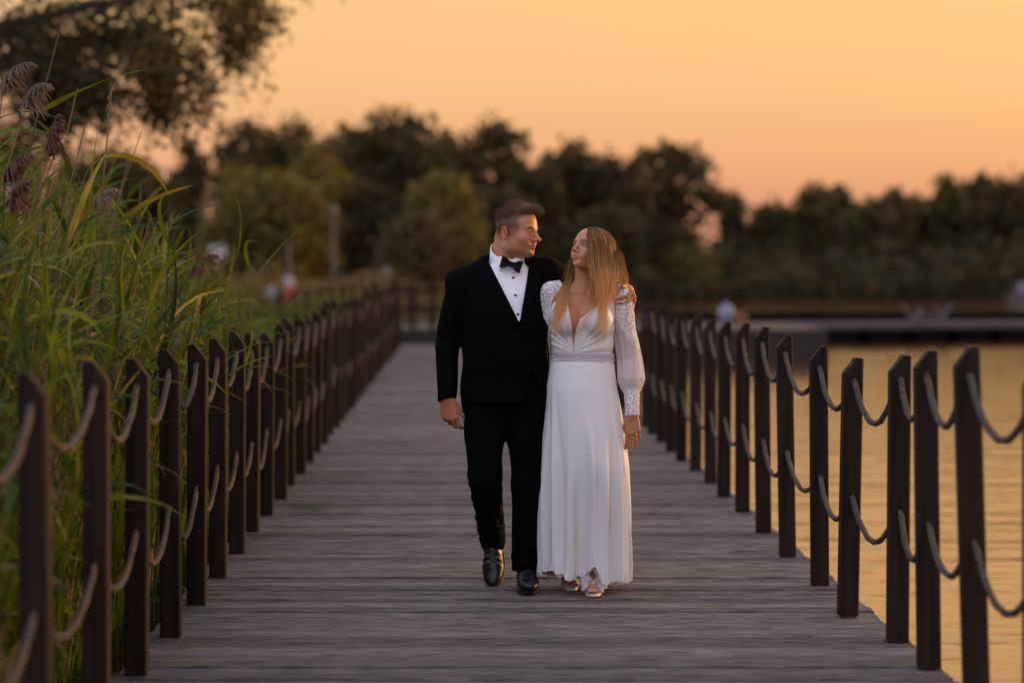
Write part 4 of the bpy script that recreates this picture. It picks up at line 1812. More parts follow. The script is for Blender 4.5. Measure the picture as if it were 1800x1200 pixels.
# neck, torso, limbs under the clothes
vb.add(cone((-.012, .02, 1.63), (-.018, .035, 1.50), .062, .068, ((0, 1, 0), 1.05)), .03)
vb.add(cone((-.0, .006, 1.585), (-.015, .012, 1.50), .05, .055), .03)
vb.add(loft([(.90, -.02, .02, .14, .09, .10), (.95, -.02, .02, .15, .10, .11), (1.1, -.02, .01, .155, .12, .11), (1.3, -.02, .01, .175, .12, .12),
             (1.42, -.02, .02, .17, .1, .11), (1.5, -.02, .03, .09, .06, .07)]), .05)
SH_R, EL_R, WR_R = np.array([-.218, .01, 1.445]), np.array([-.291, .04, 1.165]), np.array([-.297, -.03, .905])
SH_L, EL_L, WR_L = np.array([.165, .03, 1.475]), np.array([.375, .20, 1.405]), np.array([.545, -.015, 1.392])
for a, b, c in ((SH_R, EL_R, WR_R), (SH_L, EL_L, WR_L)):
    vb.add(cone(a, b, .05, .042), .03)
    vb.add(cone(b, c, .044, .03), .02)
HIP_R, KN_R, AN_R = np.array([-.115, .02, .92]), np.array([-.118, -.055, .525]), np.array([-.078, .235, .235])
HIP_L, KN_L, AN_L = np.array([.075, .02, .92]), np.array([.082, -.005, .50]), np.array([.078, .055, .1])
for a, b, c in ((HIP_R, KN_R, AN_R), (HIP_L, KN_L, AN_L)):
    vb.add(cone(a, b, .075, .05), .03)
    vb.add(cone(b, c * .72 + b * .28, .05, .034), .02)
tips_m = hand_prims(vb, WR_R + [.002, -.004, -.012], (.16, -.05, -1), (-.30, -.95, .0), 1, [(.40, .65, .4), (.65, .8, .5), (.85, .9, .5), (.95, .9, .5)], s=1.02,
                    spread=(.06, .02, -.02, -.06), thumb=(.12, .1, .1), thumb_open=.42)
tips_l = hand_prims(vb, WR_L, (.22, -.86, -.36), (.93, .2, .33), -1, [(.95, .55, .2), (1.05, .5, .2), (.95, .6, .25), (.45, .5, .3)], s=1.0,
                    spread=(.05, .0, -.10, -.34), thumb=(.5, .4, .3), thumb_open=.75)


def man_cols(P):
    col = head_colors(P, HC_M, HR_M, 1.0, SK_M, False)
    lo = (P[:, 2] < 1.46)
    col[lo] = np.array(SK_M) * [.92, .82, .8]
    # cropped sides of the head: very short hair over the skin
    q_ = (P - HC_M) @ HR_M
    x, y, z = q_.T
    hl = np.interp(y, [-.06, -.045, -.02, .03, .08], [.03, -.02, -.025, -.035, -.05])
    fade = smoothstep(-.072, -.034, y + .012 * np.sin(z * 90)) * smoothstep(hl - .005, hl + .065, z) * (np.linalg.norm(q_, axis=1) < .18)
    ear = smoothstep(.0745, .0775, np.abs(x)) * (np.abs(z + .008) < .038) * (y > -.012) * (y < .045)
    fade = fade * (1 - ear)
    w = (fade * .86)[:, None]
    col = col * (1 - w) + np.array([.058, .031, .018]) * w
    return nail_colors(P, col, tips_m + tips_l, np.array(SK_M) * [1.15, 1.1, 1.1])


sdf_object('body', vb, M['skin_man'], man, 1, man_cols)
man_vol = vb

# hair: cap on the crown with a fuller front swept aside, plus loose strands
vh = Vol(axis_pts((-.12, .16, .003)), axis_pts((-.17, .11, .003)), axis_pts((1.6, 1.86, .003)))


def TM(p):
    return HC_M + HR_M @ np.asarray(p, float)


vh.add(ell(TM((0, .014, .051)), (.0758, .0953, .0932), HR_M))
vh.add(ell(TM((.004, -.045, .114)), (.056, .05, .026), HR_M), .02)
vh.add(ell(TM((.004, -.074, .112)), (.044, .024, .015), HR_M), .02)


def trim_hair(d, X, Y, Z):
    dx, dy, dz = X - HC_M[0], Y - HC_M[1], Z - HC_M[2]
    x = dx * HR_M[0, 0] + dy * HR_M[1, 0] + dz * HR_M[2, 0]
    y = dx * HR_M[0, 1] + dy * HR_M[1, 1] + dz * HR_M[2, 1]
    z = dx * HR_M[0, 2] + dy * HR_M[1, 2] + dz * HR_M[2, 2]
    # keep above a hairline: high at the temples, down to the crown at the back
    hl = np.interp(y, [-.12, -.085, -.06, -.035, -.01, .04, .08, .12], [.108, .104, .098, .074, .052, .042, .026, .01])
    keep = hl - z + .004 * np.sin(x * 300 + y * 210)
    k = .03
    h = np.maximum(k - np.abs(d - keep), 0) / k
    d = np.maximum(d, keep) + h * h * k * .25
    return d + .0022 * np.sin(x * 420 + 3 * np.sin(y * 60)) * np.sin(y * 90 + x * 60)


vh.warp(trim_hair)
P, F = vh.mesh()
P = relax(P, F, 1)


def strand_mesh(paths, widths, base_n=0, sides=3):
    """paths: n x m x 3 -> thin tapered ribbons"""
    n, m, _ = paths.shape
    t = np.gradient(paths, axis=1)
    t /= np.maximum(np.linalg.norm(t, axis=2, keepdims=True), 1e-9)
    ref = np.array([.35, -.9, .2])
    u = np.cross(t, ref)
    u /= np.maximum(np.linalg.norm(u, axis=2, keepdims=True), 1e-9)
    w = np.cross(t, u)
    # flat ribbons, as hair is far thinner than a pixel
    v = np.stack([paths + u * widths[..., None], paths - u * widths[..., None]], 2)
    b = (np.arange(n) * m * 2)[:, None]
    i = np.arange(m - 1)[None] * 2
    f = np.stack(np.broadcast_arrays(b + i, b + i + 1, b + i + 3, b + i + 2), -1).reshape(-1, 4)
    return v.reshape(-1, 3), f


r = np.random.default_rng(8)
ql = (P - HC_M) @ HR_M
cand = np.nonzero((ql[:, 2] > .045) & (np.arange(len(P)) % 3 == 0))[0]
roots = P[r.choice(cand, 5200)]
qr = (roots - HC_M) @ HR_M
nrm = qr - np.array([0, .012, .03])
nrm /= np.linalg.norm(nrm, axis=1, keepdims=True)
# combed up and over: forward at the front, aside and down at the sides
low = smoothstep(.115, .075, qr[:, 2])
comb = np.stack([.10 + qr[:, 0] * 4, -.55 * (1 - .7 * low) - 4.0 * np.maximum(-qr[:, 1] - .02, 0), -.1 - 1.3 * low], 1)
comb -= nrm * (comb * nrm).sum(1, keepdims=True)
comb /= np.linalg.norm(comb, axis=1, keepdims=True)
ln = (.006 + .023 * smoothstep(.06, .125, qr[:, 2]) * r.uniform(.5, 1.1, len(qr)))[:, None]
front = smoothstep(-.04, -.09, qr[:, 1])[:, None]
paths = []
for k in range(5):
    t = k / 4
    paths.append(qr + nrm * (ln * (.14 + .30 * front) * math.sin(t * 2.2)) + comb * ln * t * 1.15 + r.normal(size=qr.shape) * .0006 * k)
paths = np.stack(paths, 1) @ HR_M.T + HC_M
wd = np.linspace(.0009, .0003, 5)[None] * r.uniform(.7, 1.3, (len(qr), 1))
sv, sf = strand_mesh(paths, wd)
me = mesh_from('hair', np.concatenate([P, sv]), np.concatenate([F, sf + len(P)]), M['hair_man'], True)
obj('hair', me, man)

# ---- shirt
VB = 1.245           # bottom of the V
vs = Vol(axis_pts((-.26, .24, .004)), axis_pts((-.2, .2, .004)), axis_pts((1.08, 1.64, .0035)))
vs.add(loft([(1.08, -.02, .0, .175, .135, .12), (1.25, -.02, .0, .19, .143, .12), (1.38, -.02, .01, .19, .128, .12), (1.455, -.02, .02, .165, .105, .1),
             (1.515, -.02, .02, .09, .085, .07)]))
vs.warp(lambda d, X, Y, Z: d - .0036 * fold_noise(X, Y, Z, 4, 46, 4, (.6, .1, .8)) * (Y < 0) - .0022 * (np.abs(X - (.004 + (1.52 - Z) * .12)) < .016) * (Y < 0))
# stand collar with folded points
cax = np.array([.0, .25, 1.0])
vs.add(cone((-.016, .016, 1.50), (-.014, .022, 1.585), .0845, .0785), .006)
vs.sub(cone((-.016, .016, 1.535), (-.013, .022, 1.66), .0725, .0705), .003)


def cut_collar(d, X, Y, Z):
    # the collar dips at the front: plane falling towards the viewer
    top = 1.592 + .62 * np.minimum(Y - .03, .04) - .10 * X
    return np.maximum(d, Z - top)


vs.warp(cut_collar, (-.12, -.12, 1.51), (.12, .14, 1.64))
for sx, x0 in ((-1, -.052), (1, .036)):
    vs.add(cone((x0 - .006 * sx, -.05, 1.535), (x0 - sx * .010 + sx * .006, -.088, 1.492), .017, .008, ((0, 1, .3), .5)), .006)
shirt = sdf_object('shirt', vs, M['shirt'], man, 1)
for z in (1.452, 1.372, 1.285):
    x = .004 + (1.52 - z) * .12
    y_ = -.02
    # rest the stud on the shirt front
    ys = np.linspace(-.2, 0, 120)
    sv_ = vs.sample(np.stack([np.full(120, x), ys, np.full(120, z)], 1))
    y_ = ys[np.argmax(sv_ < 0)]
    mb = MB()
    mb.ball((x, y_ - .0015, z), (.0065, .004, .0065), 10, 6)
    obj('button', mb.mesh('button', M['button'], True), shirt)

# ---- bow tie, tilted a little
vt = Vol(axis_pts((-.08, .09, .0022)), axis_pts((-.16, -.04, .0022)), axis_pts((1.44, 1.56, .0022)))
BT = np.array([.002, -.1, 1.514])
tilt = R_(-17)
Rt = np.array([[math.cos(tilt), 0, -math.sin(tilt)], [0, 1, 0], [math.sin(tilt), 0, math.cos(tilt)]])
vt.add(box(BT, (.0105, .012, .0135), Rt, .006))


def wing(sx):
    def f(X, Y, Z):
        dx, dy, dz = X - BT[0], Y - BT[1], Z - BT[2]
        u = dx * Rt[0, 0] + dz * Rt[2, 0]
        v = dx * Rt[0, 2] + dz * Rt[2, 2]
        u = u * sx
        hh = np.interp(u, [0, .012, .03, .05], [.008, .014, .026, .029])
        pinch = .0028 * np.cos(v * 190) * np.exp(-u * 34)
        th = .0065 + .006 * np.sin(np.clip(u / .05, 0, 1) * np.pi) - pinch
        return np.maximum(np.maximum(np.abs(v) - hh, np.abs(dy + .1 * u) - th), np.maximum(u - .05, -u)) * .8
    return f, BT - [.07, .03, .06], BT + [.07, .03, .06]


vt.add(wing(1), .004)
vt.add(wing(-1), .004)
sdf_object('bow_tie', vt, M['satin'], man, 2)

# ---- jacket
vj = Vol(axis_pts((-.39, .24, .0045), (.24, .60, .006)), axis_pts((-.24, .0, .0045), (.0, .32, .006)), axis_pts((.86, 1.64, .0045)))
vj.add(loft([(.875, -.027, .01, .205, .15, .15), (.95, -.027, .01, .202, .15, .15), (1.08, -.022, .0, .198, .155, .14), (1.2, -.02, .0, .203, .158, .14), (1.33, -.022, .005, .208, .152, .14),
             (1.42, -.024, .015, .205, .13, .13), (1.475, -.02, .025, .185, .105, .11), (1.525, -.018, .035, .115, .085, .09), (1.585, -.016, .035, .083, .075, .078)], 2.4))
# padded shoulders
vj.add(cone((-.06, .03, 1.508), (-.236, .012, 1.432), .055, .065), .05)
vj.add(cone((.03, .035, 1.515), (.175, .03, 1.478), .055, .06), .05)
# sleeves
vj.add(cone(SH_R + [-.008, 0, -.02], EL_R, .072, .057), .022)
vj.add(cone(EL_R, WR_R + [.0, -.002, -.02], .056, .0445), .01)
vj.add(cone(SH_L, EL_L, .07, .056), .035)
vj.add(cone(EL_L, WR_L - (WR_L - EL_L) * .12, .055, .042), .015)


def jacket_shape(d, X, Y, Z):
    fr = smoothstep(.03, -.03, Y + 0 * X)
    # creases: drag lines from the button, folds inside the elbow
    body_ = smoothstep(.3, .15, np.abs(X + .02))
    drag = fold_noise(X, Y, Z, 12, 36, 4, (.35, 0, .9))
    el = np.exp(-(((Z - 1.16) / .07) ** 2)) * smoothstep(-.2, -.24, X)
    d = d - .0055 * drag * body_ * np.exp(-((Z - 1.17) / .12) ** 2)
    d = d - .007 * fold_noise(X, Y, Z, 5, 60, 3, (.25, .2, .95)) * el
    d = d - .0045 * fold_noise(X, Y, Z, 9, 34, 3, (.8, .1, .4)) * smoothstep(-.19, -.23, X)
    d = d - .004 * fold_noise(X, Y, Z, 15, 50, 3, (.9, .3, .3)) * smoothstep(.2, .26, X)
    # armhole seam
    d = d + .003 * np.exp(-((X + .2 + .0 * Z) / .006) ** 2) * smoothstep(1.25, 1.3, Z) * (Z < 1.49)
    # lapels: raised between the V edge and a line outside it
    vl = -.128 + (1.58 - Z) * (.168 / .335)
    vr = .098 - (1.57 - Z) * (.058 / .325)
    wl = np.interp(Z, [1.2, 1.26, 1.42, 1.52], [0, .022, .075, .05])
    lap = (smoothstep(.0, .004, vl - X) * smoothstep(.0, .004, X - (vl - wl)) + smoothstep(0, .004, X - vr) * smoothstep(0, .004, (vr + wl) - X)) * (Z > 1.2)
    d = d - .0065 * lap * fr
    # right front panel lies over the left one and sweeps away to the hem
    px = np.interp(Z, [.86, .9, .95, 1.02, 1.1, 1.18, 1.26], [.19, .165, .13, .105, .085, .06, .045])
    over = smoothstep(0, .005, X - px) * (Z < 1.26)
    d = d - .006 * over * fr
    px2 = np.interp(Z, [.86, .9, .95, 1.0, 1.05], [.075, .07, .075, .09, .11])
    gap = np.maximum(np.maximum(px2 - X, X - px + .003), np.maximum(Z - 1.02, Y + .03))
    d = np.maximum(d, -gap)
    # pocket flap
    fl = (np.abs(X + .135 - .0) < .062) * (np.abs(Z - 1.025 - .06 * (X + .13)) < .02) * (Y < 0)
    d = d - .003 * fl
    return d


vj.warp(jacket_shape)


def vcut(d, X, Y, Z):
    vl = -.128 + (1.58 - Z) * (.168 / .335)
    vr = .098 - (1.57 - Z) * (.058 / .325)
    g = np.maximum(np.maximum(vl - X, X - vr) * .86, np.maximum(VB - Z, Y - .0 - np.clip((Z - 1.5) * 1.2, 0, .1)))
    d = np.maximum(d, -g)
    # hollow for the neck
    return d


vj.warp(vcut)
vj.sub(cone((-.016, .016, 1.50), (-.012, .02, 1.68), .092, .090), .004)


def hem_cuff(d, X, Y, Z):
    # cuffs: cut the right sleeve square to the forearm
    a = WR_R - EL_R
    a = a / np.linalg.norm(a)
    cx, cy, cz = WR_R + a * .020
    cut = (X - cx) * a[0] + (Y - cy) * a[1] + (Z - cz) * a[2] + .22 * (X - cx)
    near_ = X < -.225 - .0 * Z
    return np.where(near_ & (Z < 1.0), np.maximum(d, cut), d)


vj.warp(hem_cuff)
jk = sdf_object('jacket', vj, M['suit'], man, 2)
mb = MB()
mb.tube([(.055, -.160, 1.195), (.055, -.1705, 1.195)], .0085, 12)
obj('button', mb.mesh('button', M['suit']), jk)

# ---- trousers
vp = Vol(axis_pts((-.26, .22, .004)), axis_pts((-.2, .36, .004)), axis_pts((.04, 1.06, .004)))
vp.add(loft([(.9, -.02, .02, .19, .125, .14), (1.06, -.02, .01, .175, .125, .13)]), .0)
vp.add(cone(HIP_R + [-.006, 0, -.01], KN_R, .110, .078), .035)
vp.add(cone(KN_R, AN_R + [.003, .015, -.05], .076, .060), .02)
vp.add(cone(HIP_L + [.003, 0, -.01], KN_L, .108, .075), .03)
vp.add(cone(KN_L, AN_L + [.0, -.012, -.02], .073, .072), .02)


def trouser_folds(d, X, Y, Z):
    rl_ = smoothstep(-.01, -.04, X + 0 * Z)
    ll = 1 - rl_
    d = d - .0065 * fold_noise(X, Y, Z, 31, 100, 3, (.2, .25, .95)) * rl_ * np.exp(-((Z - .46) / .09) ** 2)
    d = d - .0085 * fold_noise(X, Y, Z, 33, 100, 3, (.35, .3, .9)) * rl_ * np.exp(-((Z - .28) / .09) ** 2)
    d = d - .010 * fold_noise(X, Y, Z, 35, 95, 3, (.2, .1, 1)) * ll * np.exp(-((Z - .145) / .05) ** 2)
    d = d - .005 * fold_noise(X, Y, Z, 37, 34, 4, (.9, .4, .25)) * smoothstep(.3, .5, Z)
    d = d - .004 * fold_noise(X, Y, Z, 39, 45, 3, (.5, .1, .8)) * np.exp(-((Z - .83) / .08) ** 2)
    # pressed crease down the front of each leg
    d = np.where((X > 0) & (Z < .12), np.maximum(d, .088 + .22 * np.maximum(-.02 - Y, 0) - Z), d)
    a = (AN_R - KN_R) / np.linalg.norm(AN_R - KN_R)
    cpl = (X - AN_R[0]) * a[0] + (Y - AN_R[1]) * a[1] + (Z - AN_R[2] + .012) * a[2] - .035 + .10 * (X - AN_R[0])
    d = np.where((X < -.01) & (Z < .42), np.maximum(d, cpl), d)
    return d


vp.warp(trouser_folds)
sdf_object('trousers', vp, M['suit'], man, 1)


# ---- shoes
def shoe(ank, fwd, up, name='shoe'):
    R = frame(fwd, up)
    v = Vol(axis_pts((-.23, .23, .0035)), axis_pts((-.23, .23, .0035)), axis_pts((-.23, .23, .0035)))

    def T(p):
        return R @ np.asarray(p, float)
    # local: toe along -y, sole at z=-.095
    v.add(ell(T((0, -.135, -.064)), (.046, .07, .032), R))
    v.add(cone(T((0, .045, -.055)), T((.0, -.1, -.064)), .036, .04), .03)
    v.add(cone(T((0, .015, -.045)), T((0, .0, .035)), .043, .038), .03)
    v.add(cone(T((0, .05, -.05)), T((0, .04, .03)), .032, .032), .03)
    v.add(cone(T((0, -.02, -.02)), T((0, -.10, -.05)), .038, .036), .03)

    def crs(d, X, Y, Z):
        ly = X * R[0, 1] + Y * R[1, 1] + Z * R[2, 1]
        lz = X * R[0, 2] + Y * R[1, 2] + Z * R[2, 2]
        lx = X * R[0, 0] + Y * R[1, 0] + Z * R[2, 0]
        d = d - .003 * np.sin(ly * 210 + 14 * lx) * np.exp(-((ly + .085) / .035) ** 2) * (lz > -.06)
        d = d - .0016 * np.exp(-((ly + .128) / .003) ** 2) * (lz > -.075)
        return np.maximum(d, -.088 - lz)
    v.warp(crs)
    P, F = v.mesh()
    P = relax(P, F, 1)
    sh = obj(name, mesh_from(name, P + ank, F, M['leather'], True), man)
    # welted sole
    outl = []
    for k in range(28):
        a = 2 * math.pi * k / 28
        cy = math.cos(a)
        y_ = -.062 - .142 * cy
        w = .05 * (abs(math.sin(a)) ** .72) * (1 - .22 * math.exp(-((y_ + .02) / .045) ** 2)) * (1.0 if y_ < -.02 else .86)
        outl.append((math.copysign(w, math.sin(a)), y_))
    vv, ff = [], []
    for z, g in ((-.104, 1.0), (-.086, 1.05), (-.083, .96)):
        for x, y in outl:
            vv.append(ank + T((x * g, (y + .062) * g - .062, z)))
    n = 28
    for k in range(2):
        for i in range(n):
            j = (i + 1) % n
            ff.append((k * n + i, k * n + j, (k + 1) * n + j, (k + 1) * n + i))
    ff.append(tuple(range(n - 1, -1, -1)))
    ff.append(tuple(2 * n + i for i in range(n)))
    obj('sole', mesh_from('sole', vv, ff, M['sole'] if up[2] < .9 else M['leather']), sh)
    mbh = MB()
    return sh


shoe(np.array([.078, .045, .1]), (.02, -1, 0), (0, 0, 1))
shoe(np.array([-.0845, .218, .202]), (-.10, -.62, -.79), (-.30, -.74, .60))

# ================================================================== the woman
WOM = Vector((.565, 11.15, 0.0))
wom = empty('person', WOM)
tag(wom, 'woman with long fair hair in a white wedding dress with lace sleeves', 'person')
SK_W = (.52, .235, .118)
HC_W = np.array([.036, -.025, 1.570])
yaw_w = R_(-50)
HR_W = frame((math.sin(yaw_w), -math.cos(yaw_w), .33), (-.02, .05, 1))
HS_W = .93

vw = Vol(axis_pts((-.42, -.2, .007), (-.2, -.1, .005), (-.1, .13, .0028), (.13, .30, .003)),
         axis_pts((-.2, -.17, .004), (-.17, .09, .003), (.09, .36, .008)),
         axis_pts((-.01, .11, .003), (.11, .65, .008), (.65, .86, .0028), (.86, 1.40, .005), (1.40, 1.70, .0026)))
head_prims(vw, HC_W, HR_W, HS_W, True)
vw.add(cone((.022, .012, 1.53), (.008, .022, 1.385), .047, .050), .02)
vw.add(cone((.0, .0, 1.50), (.005, .0, 1.40), .032, .04), .03)
vw.add(loft([(.86, .0, .02, .13, .09, .10), (.95, .0, .02, .13, .09, .10), (1.09, -.003, .01, .125, .085, .085), (1.18, -.003, .005, .132, .092, .09), (1.27, -.004, .0, .142, .098, .1),
             (1.335, .0, .008, .14, .085, .095), (1.385, .008, .02, .115, .055, .075), (1.42, .01, .02, .07, .045, .055)], 2.2), .03)
for x in (-.082, .060):
    vw.add(ell((x, -.082, 1.262), (.064, .056, .062)), .03)
# collar bones
vw.add(cone((-.008, -.042, 1.385), (-.11, -.01, 1.395), .007, .008), .015)
vw.add(cone((.028, -.042, 1.385), (.13, -.01, 1.392), .007, .008), .015)
WS_L, WE_L, WW_L = np.array([.160, .012, 1.368]), np.array([.214, .03, 1.075]), np.array([.222, -.035, .836])
WS_R, WE_R, WW_R = np.array([-.140, .012, 1.372]), np.array([-.168, .10, 1.125]), np.array([-.33, .23, 1.10])
for a, b, c in ((WS_L, WE_L, WW_L), (WS_R, WE_R, WW_R)):
    vw.add(cone(a, b, .046, .034), .03)
    vw.add(cone(b, c, .034, .0225), .015)
for hx, k_, an, in ((-.07, (-.06, .06, .48), (-.055, .20, .13)), (.075, (.06, -.06, .50), (.042, -.0, .135))):
    vw.add(cone((hx, .02, .88), k_, .078, .048), .04)
    vw.add(cone(k_, an, .048, .03), .02)
tips_w = hand_prims(vw, WW_L + [.001, -.002, -.014], (.02, -.10, -1), (.05, -1, .08), -1,
                    [(.18, .25, .15), (.3, .3, .2), (.42, .4, .25), (.55, .45, .3)], s=.88, spread=(.06, -.02, -.06, -.10), thumb=(.05, .1, .1), thumb_open=.36, thick=.9)
# front foot, heel raised by the shoe; toes
vw.add(cone((.042, .0, .13), (.040, -.085, .045), .03, .024), .02)
vw.add(cone((.042, .012, .11), (.042, .022, .095), .027, .024), .015)
toes = []
for i, (dx, dy, r_) in enumerate(((-.019, -.128, .0105), (-.006, -.131, .0078), (.004, -.128, .0072), (.0135, -.122, .0068), (.0215, -.114, .0062))):
    a = (.040 + dx * .7, -.085, .034)
    b = (.040 + dx, dy, .026)
    vw.add(cone(a, b, .0095, r_), .004)
    toes.append((np.array(b), np.array([0, -1.0, 0]), np.array([0, -.5, .85]), r_))
vw.add(cone((-.055, .20, .13), (-.055, .12, .04), .028, .024), .02)


def wom_cols(P):
    col = head_colors(P, HC_W, HR_W, HS_W, SK_W, True)
    low = (P[:, 2] < .95) & (P[:, 2] > .6)
    col[low] = np.array(SK_W) * [.95, .82, .76]
    ch = (P[:, 2] < 1.5) & (P[:, 2] > .95)
    col[ch] = col[ch] * np.array([.97, .92, .9])
    # shadowless cleft stays geometry; nails only
    col = nail_colors(P, col, tips_w, (.52, .20, .22))
    return nail_colors(P, col, toes, (.6, .28, .28))


sdf_object('body', vw, M['skin_woman'], wom, 1, wom_cols)

# ---- cloth materials
M['dress'] = material('ivory_satin', (.83, .82, .81), rough=.62, spec=.3, sheen=.15, color2=(.80, .79, .785), noise_scale=(15, 15, 15), trans=.10)
M['lining'] = material('cream_lining', (.74, .69, .63), rough=.7, color2=(.70, .65, .6), noise_scale=(12, 12, 12), trans=.15)


def sheer_material(name, color, alpha, trans=.5):
    m = bpy.data.materials.new(name)
    m.use_nodes = True
    t = m.node_tree
    t.nodes.clear()
    o_ = t.nodes.new('ShaderNodeOutputMaterial')
    d_ = t.nodes.new('ShaderNodeBsdfDiffuse')
    d_.inputs[0].default_value = tuple(color) + (1,)
    tr = t.nodes.new('ShaderNodeBsdfTranslucent')
    tr.inputs[0].default_value = tuple(color) + (1,)
    m1 = t.nodes.new('ShaderNodeMixShader')
    m1.inputs[0].default_value = trans
    tp = t.nodes.new('ShaderNodeBsdfTransparent')
    m2 = t.nodes.new('ShaderNodeMixShader')
    # denser where the veil is seen edge on, as woven gauze is
    lw = t.nodes.new('ShaderNodeLayerWeight')
    lw.inputs['Blend'].default_value = .35
    mr = t.nodes.new('ShaderNodeMapRange')
    mr.inputs[3].default_value = alpha
    mr.inputs[4].default_value = min(1, alpha + .45)
    t.links.new(lw.outputs['Facing'], mr.inputs[0])
    t.links.new(mr.outputs[0], m2.inputs[0])
    t.links.new(d_.outputs[0], m1.inputs[1])
    t.links.new(tr.outputs[0], m1.inputs[2])
    t.links.new(tp.outputs[0], m2.inputs[1])
    t.links.new(m1.outputs[0], m2.inputs[2])
    t.links.new(m2.outputs[0], o_.inputs[0])
    return m


def lace_material():
    m = bpy.data.materials.new('guipure_lace')
    m.use_nodes = True
    t = m.node_tree
    t.nodes.clear()
    n_ = t.nodes.new
    o_ = n_('ShaderNodeOutputMaterial')
    tcn = n_('ShaderNodeTexCoord')
    wp = n_('ShaderNodeTexNoise')
    wp.inputs['Scale'].default_value = 28
    wm = n_('ShaderNodeVectorMath')
    wm.operation = 'MULTIPLY_ADD'
    wm.inputs[1].default_value = (.014, .014, .014)
    t.links.new(tcn.outputs['Object'], wp.inputs['Vector'])
    t.links.new(wp.outputs['Color'], wm.inputs[0])
    t.links.new(tcn.outputs['Object'], wm.inputs[2])

    def band(sock, freq, thr):
        s = n_('ShaderNodeMath')
        s.operation = 'MULTIPLY'
        s.inputs[1].default_value = freq
        t.links.new(sock, s.inputs[0])
        sn = n_('ShaderNodeMath')
        sn.operation = 'SINE'
        t.links.new(s.outputs[0], sn.inputs[0])
        g = n_('ShaderNodeMath')
        g.operation = 'GREATER_THAN'
        g.inputs[1].default_value = thr
        t.links.new(sn.outputs[0], g.inputs[0])
        return g.outputs[0]
    v1 = n_('ShaderNodeTexVoronoi')
    v1.inputs['Scale'].default_value = 62
    t.links.new(wm.outputs[0], v1.inputs['Vector'])
    rings = band(v1.outputs['Distance'], 15.5, .42)     # concentric petals round each cell centre
    v2 = n_('ShaderNodeTexVoronoi')
    v2.feature = 'DISTANCE_TO_EDGE'
    v2.inputs['Scale'].default_value = 62
    t.links.new(wm.outputs[0], v2.inputs['Vector'])
    e = n_('ShaderNodeMath')
    e.operation = 'LESS_THAN'
    e.inputs[1].default_value = .055
    t.links.new(v2.outputs['Distance'], e.inputs[0])
    v3 = n_('ShaderNodeTexVoronoi')
    v3.feature = 'DISTANCE_TO_EDGE'
    v3.inputs['Scale'].default_value = 120
    t.links.new(wm.outputs[0], v3.inputs['Vector'])
    e3 = n_('ShaderNodeMath')
    e3.operation = 'LESS_THAN'
    e3.inputs[1].default_value = .06
    t.links.new(v3.outputs['Distance'], e3.inputs[0])
    mx = n_('ShaderNodeMath')
    mx.operation = 'MAXIMUM'
    t.links.new(rings, mx.inputs[0])
    t.links.new(e.outputs[0], mx.inputs[1])
    mx2 = n_('ShaderNodeMath')
    mx2.operation = 'MAXIMUM'
    t.links.new(mx.outputs[0], mx2.inputs[0])
    t.links.new(e3.outputs[0], mx2.inputs[1])
    d_ = n_('ShaderNodeBsdfDiffuse')
    d_.inputs[0].default_value = (.8, .78, .8, 1)
    tp = n_('ShaderNodeBsdfTransparent')
    ms = n_('ShaderNodeMixShader')
    t.links.new(mx2.outputs[0], ms.inputs[0])
    t.links.new(tp.outputs[0], ms.inputs[1])
    t.links.new(d_.outputs[0], ms.inputs[2])
    t.links.new(ms.outputs[0], o_.inputs[0])
    return m


M['lace'] = lace_material()
M['sheer'] = sheer_material('sheer_chiffon', (.80, .765, .80), .80, .35)
M['organza'] = sheer_material('organza', (.84, .80, .79), .8, .3)

# ---- bodice
vd = Vol(axis_pts((-.2, .2, .0032)), axis_pts((-.18, .14, .0032)), axis_pts((1.06, 1.42, .0032)))
vd.add(loft([(1.06, -.003, .01, .145, .098, .1), (1.10, -.003, .01, .139, .094, .095), (1.18, -.003, .005, .144, .1, .098), (1.27, -.006, .0, .153, .106, .106),
             (1.335, .0, .008, .15, .094, .1), (1.385, .008, .02, .13, .066, .082), (1.41, .01, .02, .1, .056, .066)], 2.2), 0)
for x in (-.082, .060):
    vd.add(ell((x, -.084, 1.262), (.069, .062, .068)), .03)
VX, VZ = -.049, 1.140
vd.warp(lambda d, X, Y, Z: d - .0024 * (np.sin(np.arctan2(X - VX, Z - VZ + .03) * 24 + 1.6 * np.sin(np.arctan2(X - VX, Z - VZ + .03) * 7)) *
                                        smoothstep(.02, .07, np.hypot(X - VX, Z - VZ)) * smoothstep(.26, .15, np.hypot(X - VX, Z - VZ)) + .25 * fold_noise(X, Y, Z, 3, 40, 3)) * (Y < .02))


def neckline(d, X, Y, Z):
    xl = np.interp(Z, [1.14, 1.22, 1.30, 1.335, 1.36, 1.42], [-.050, -.058, -.070, -.078, -.100, -.16])
    xr = np.interp(Z, [1.14, 1.22, 1.262, 1.315, 1.376, 1.42], [-.048, -.040, -.022, .043, .118, .16])
    g = np.maximum(np.maximum(xl - X, X - xr) * .8, Y - .035)
    d = np.maximum(d, -g)
    top = np.interp(X, [-.2, -.12, -.05, .06, .12, .2], [1.325, 1.345, 1.40, 1.40, 1.392, 1.372])
    return np.maximum(d, np.maximum(Z - top, -(Z - top) * 0 + d))


vd.warp(neckline)
# leave only a shell so that skin shows in the neckline
P, F = vd.mesh()
P = relax(P, F, 1)
obj('bodice', mesh_from('bodice', P, F, M['dress'], True), wom)

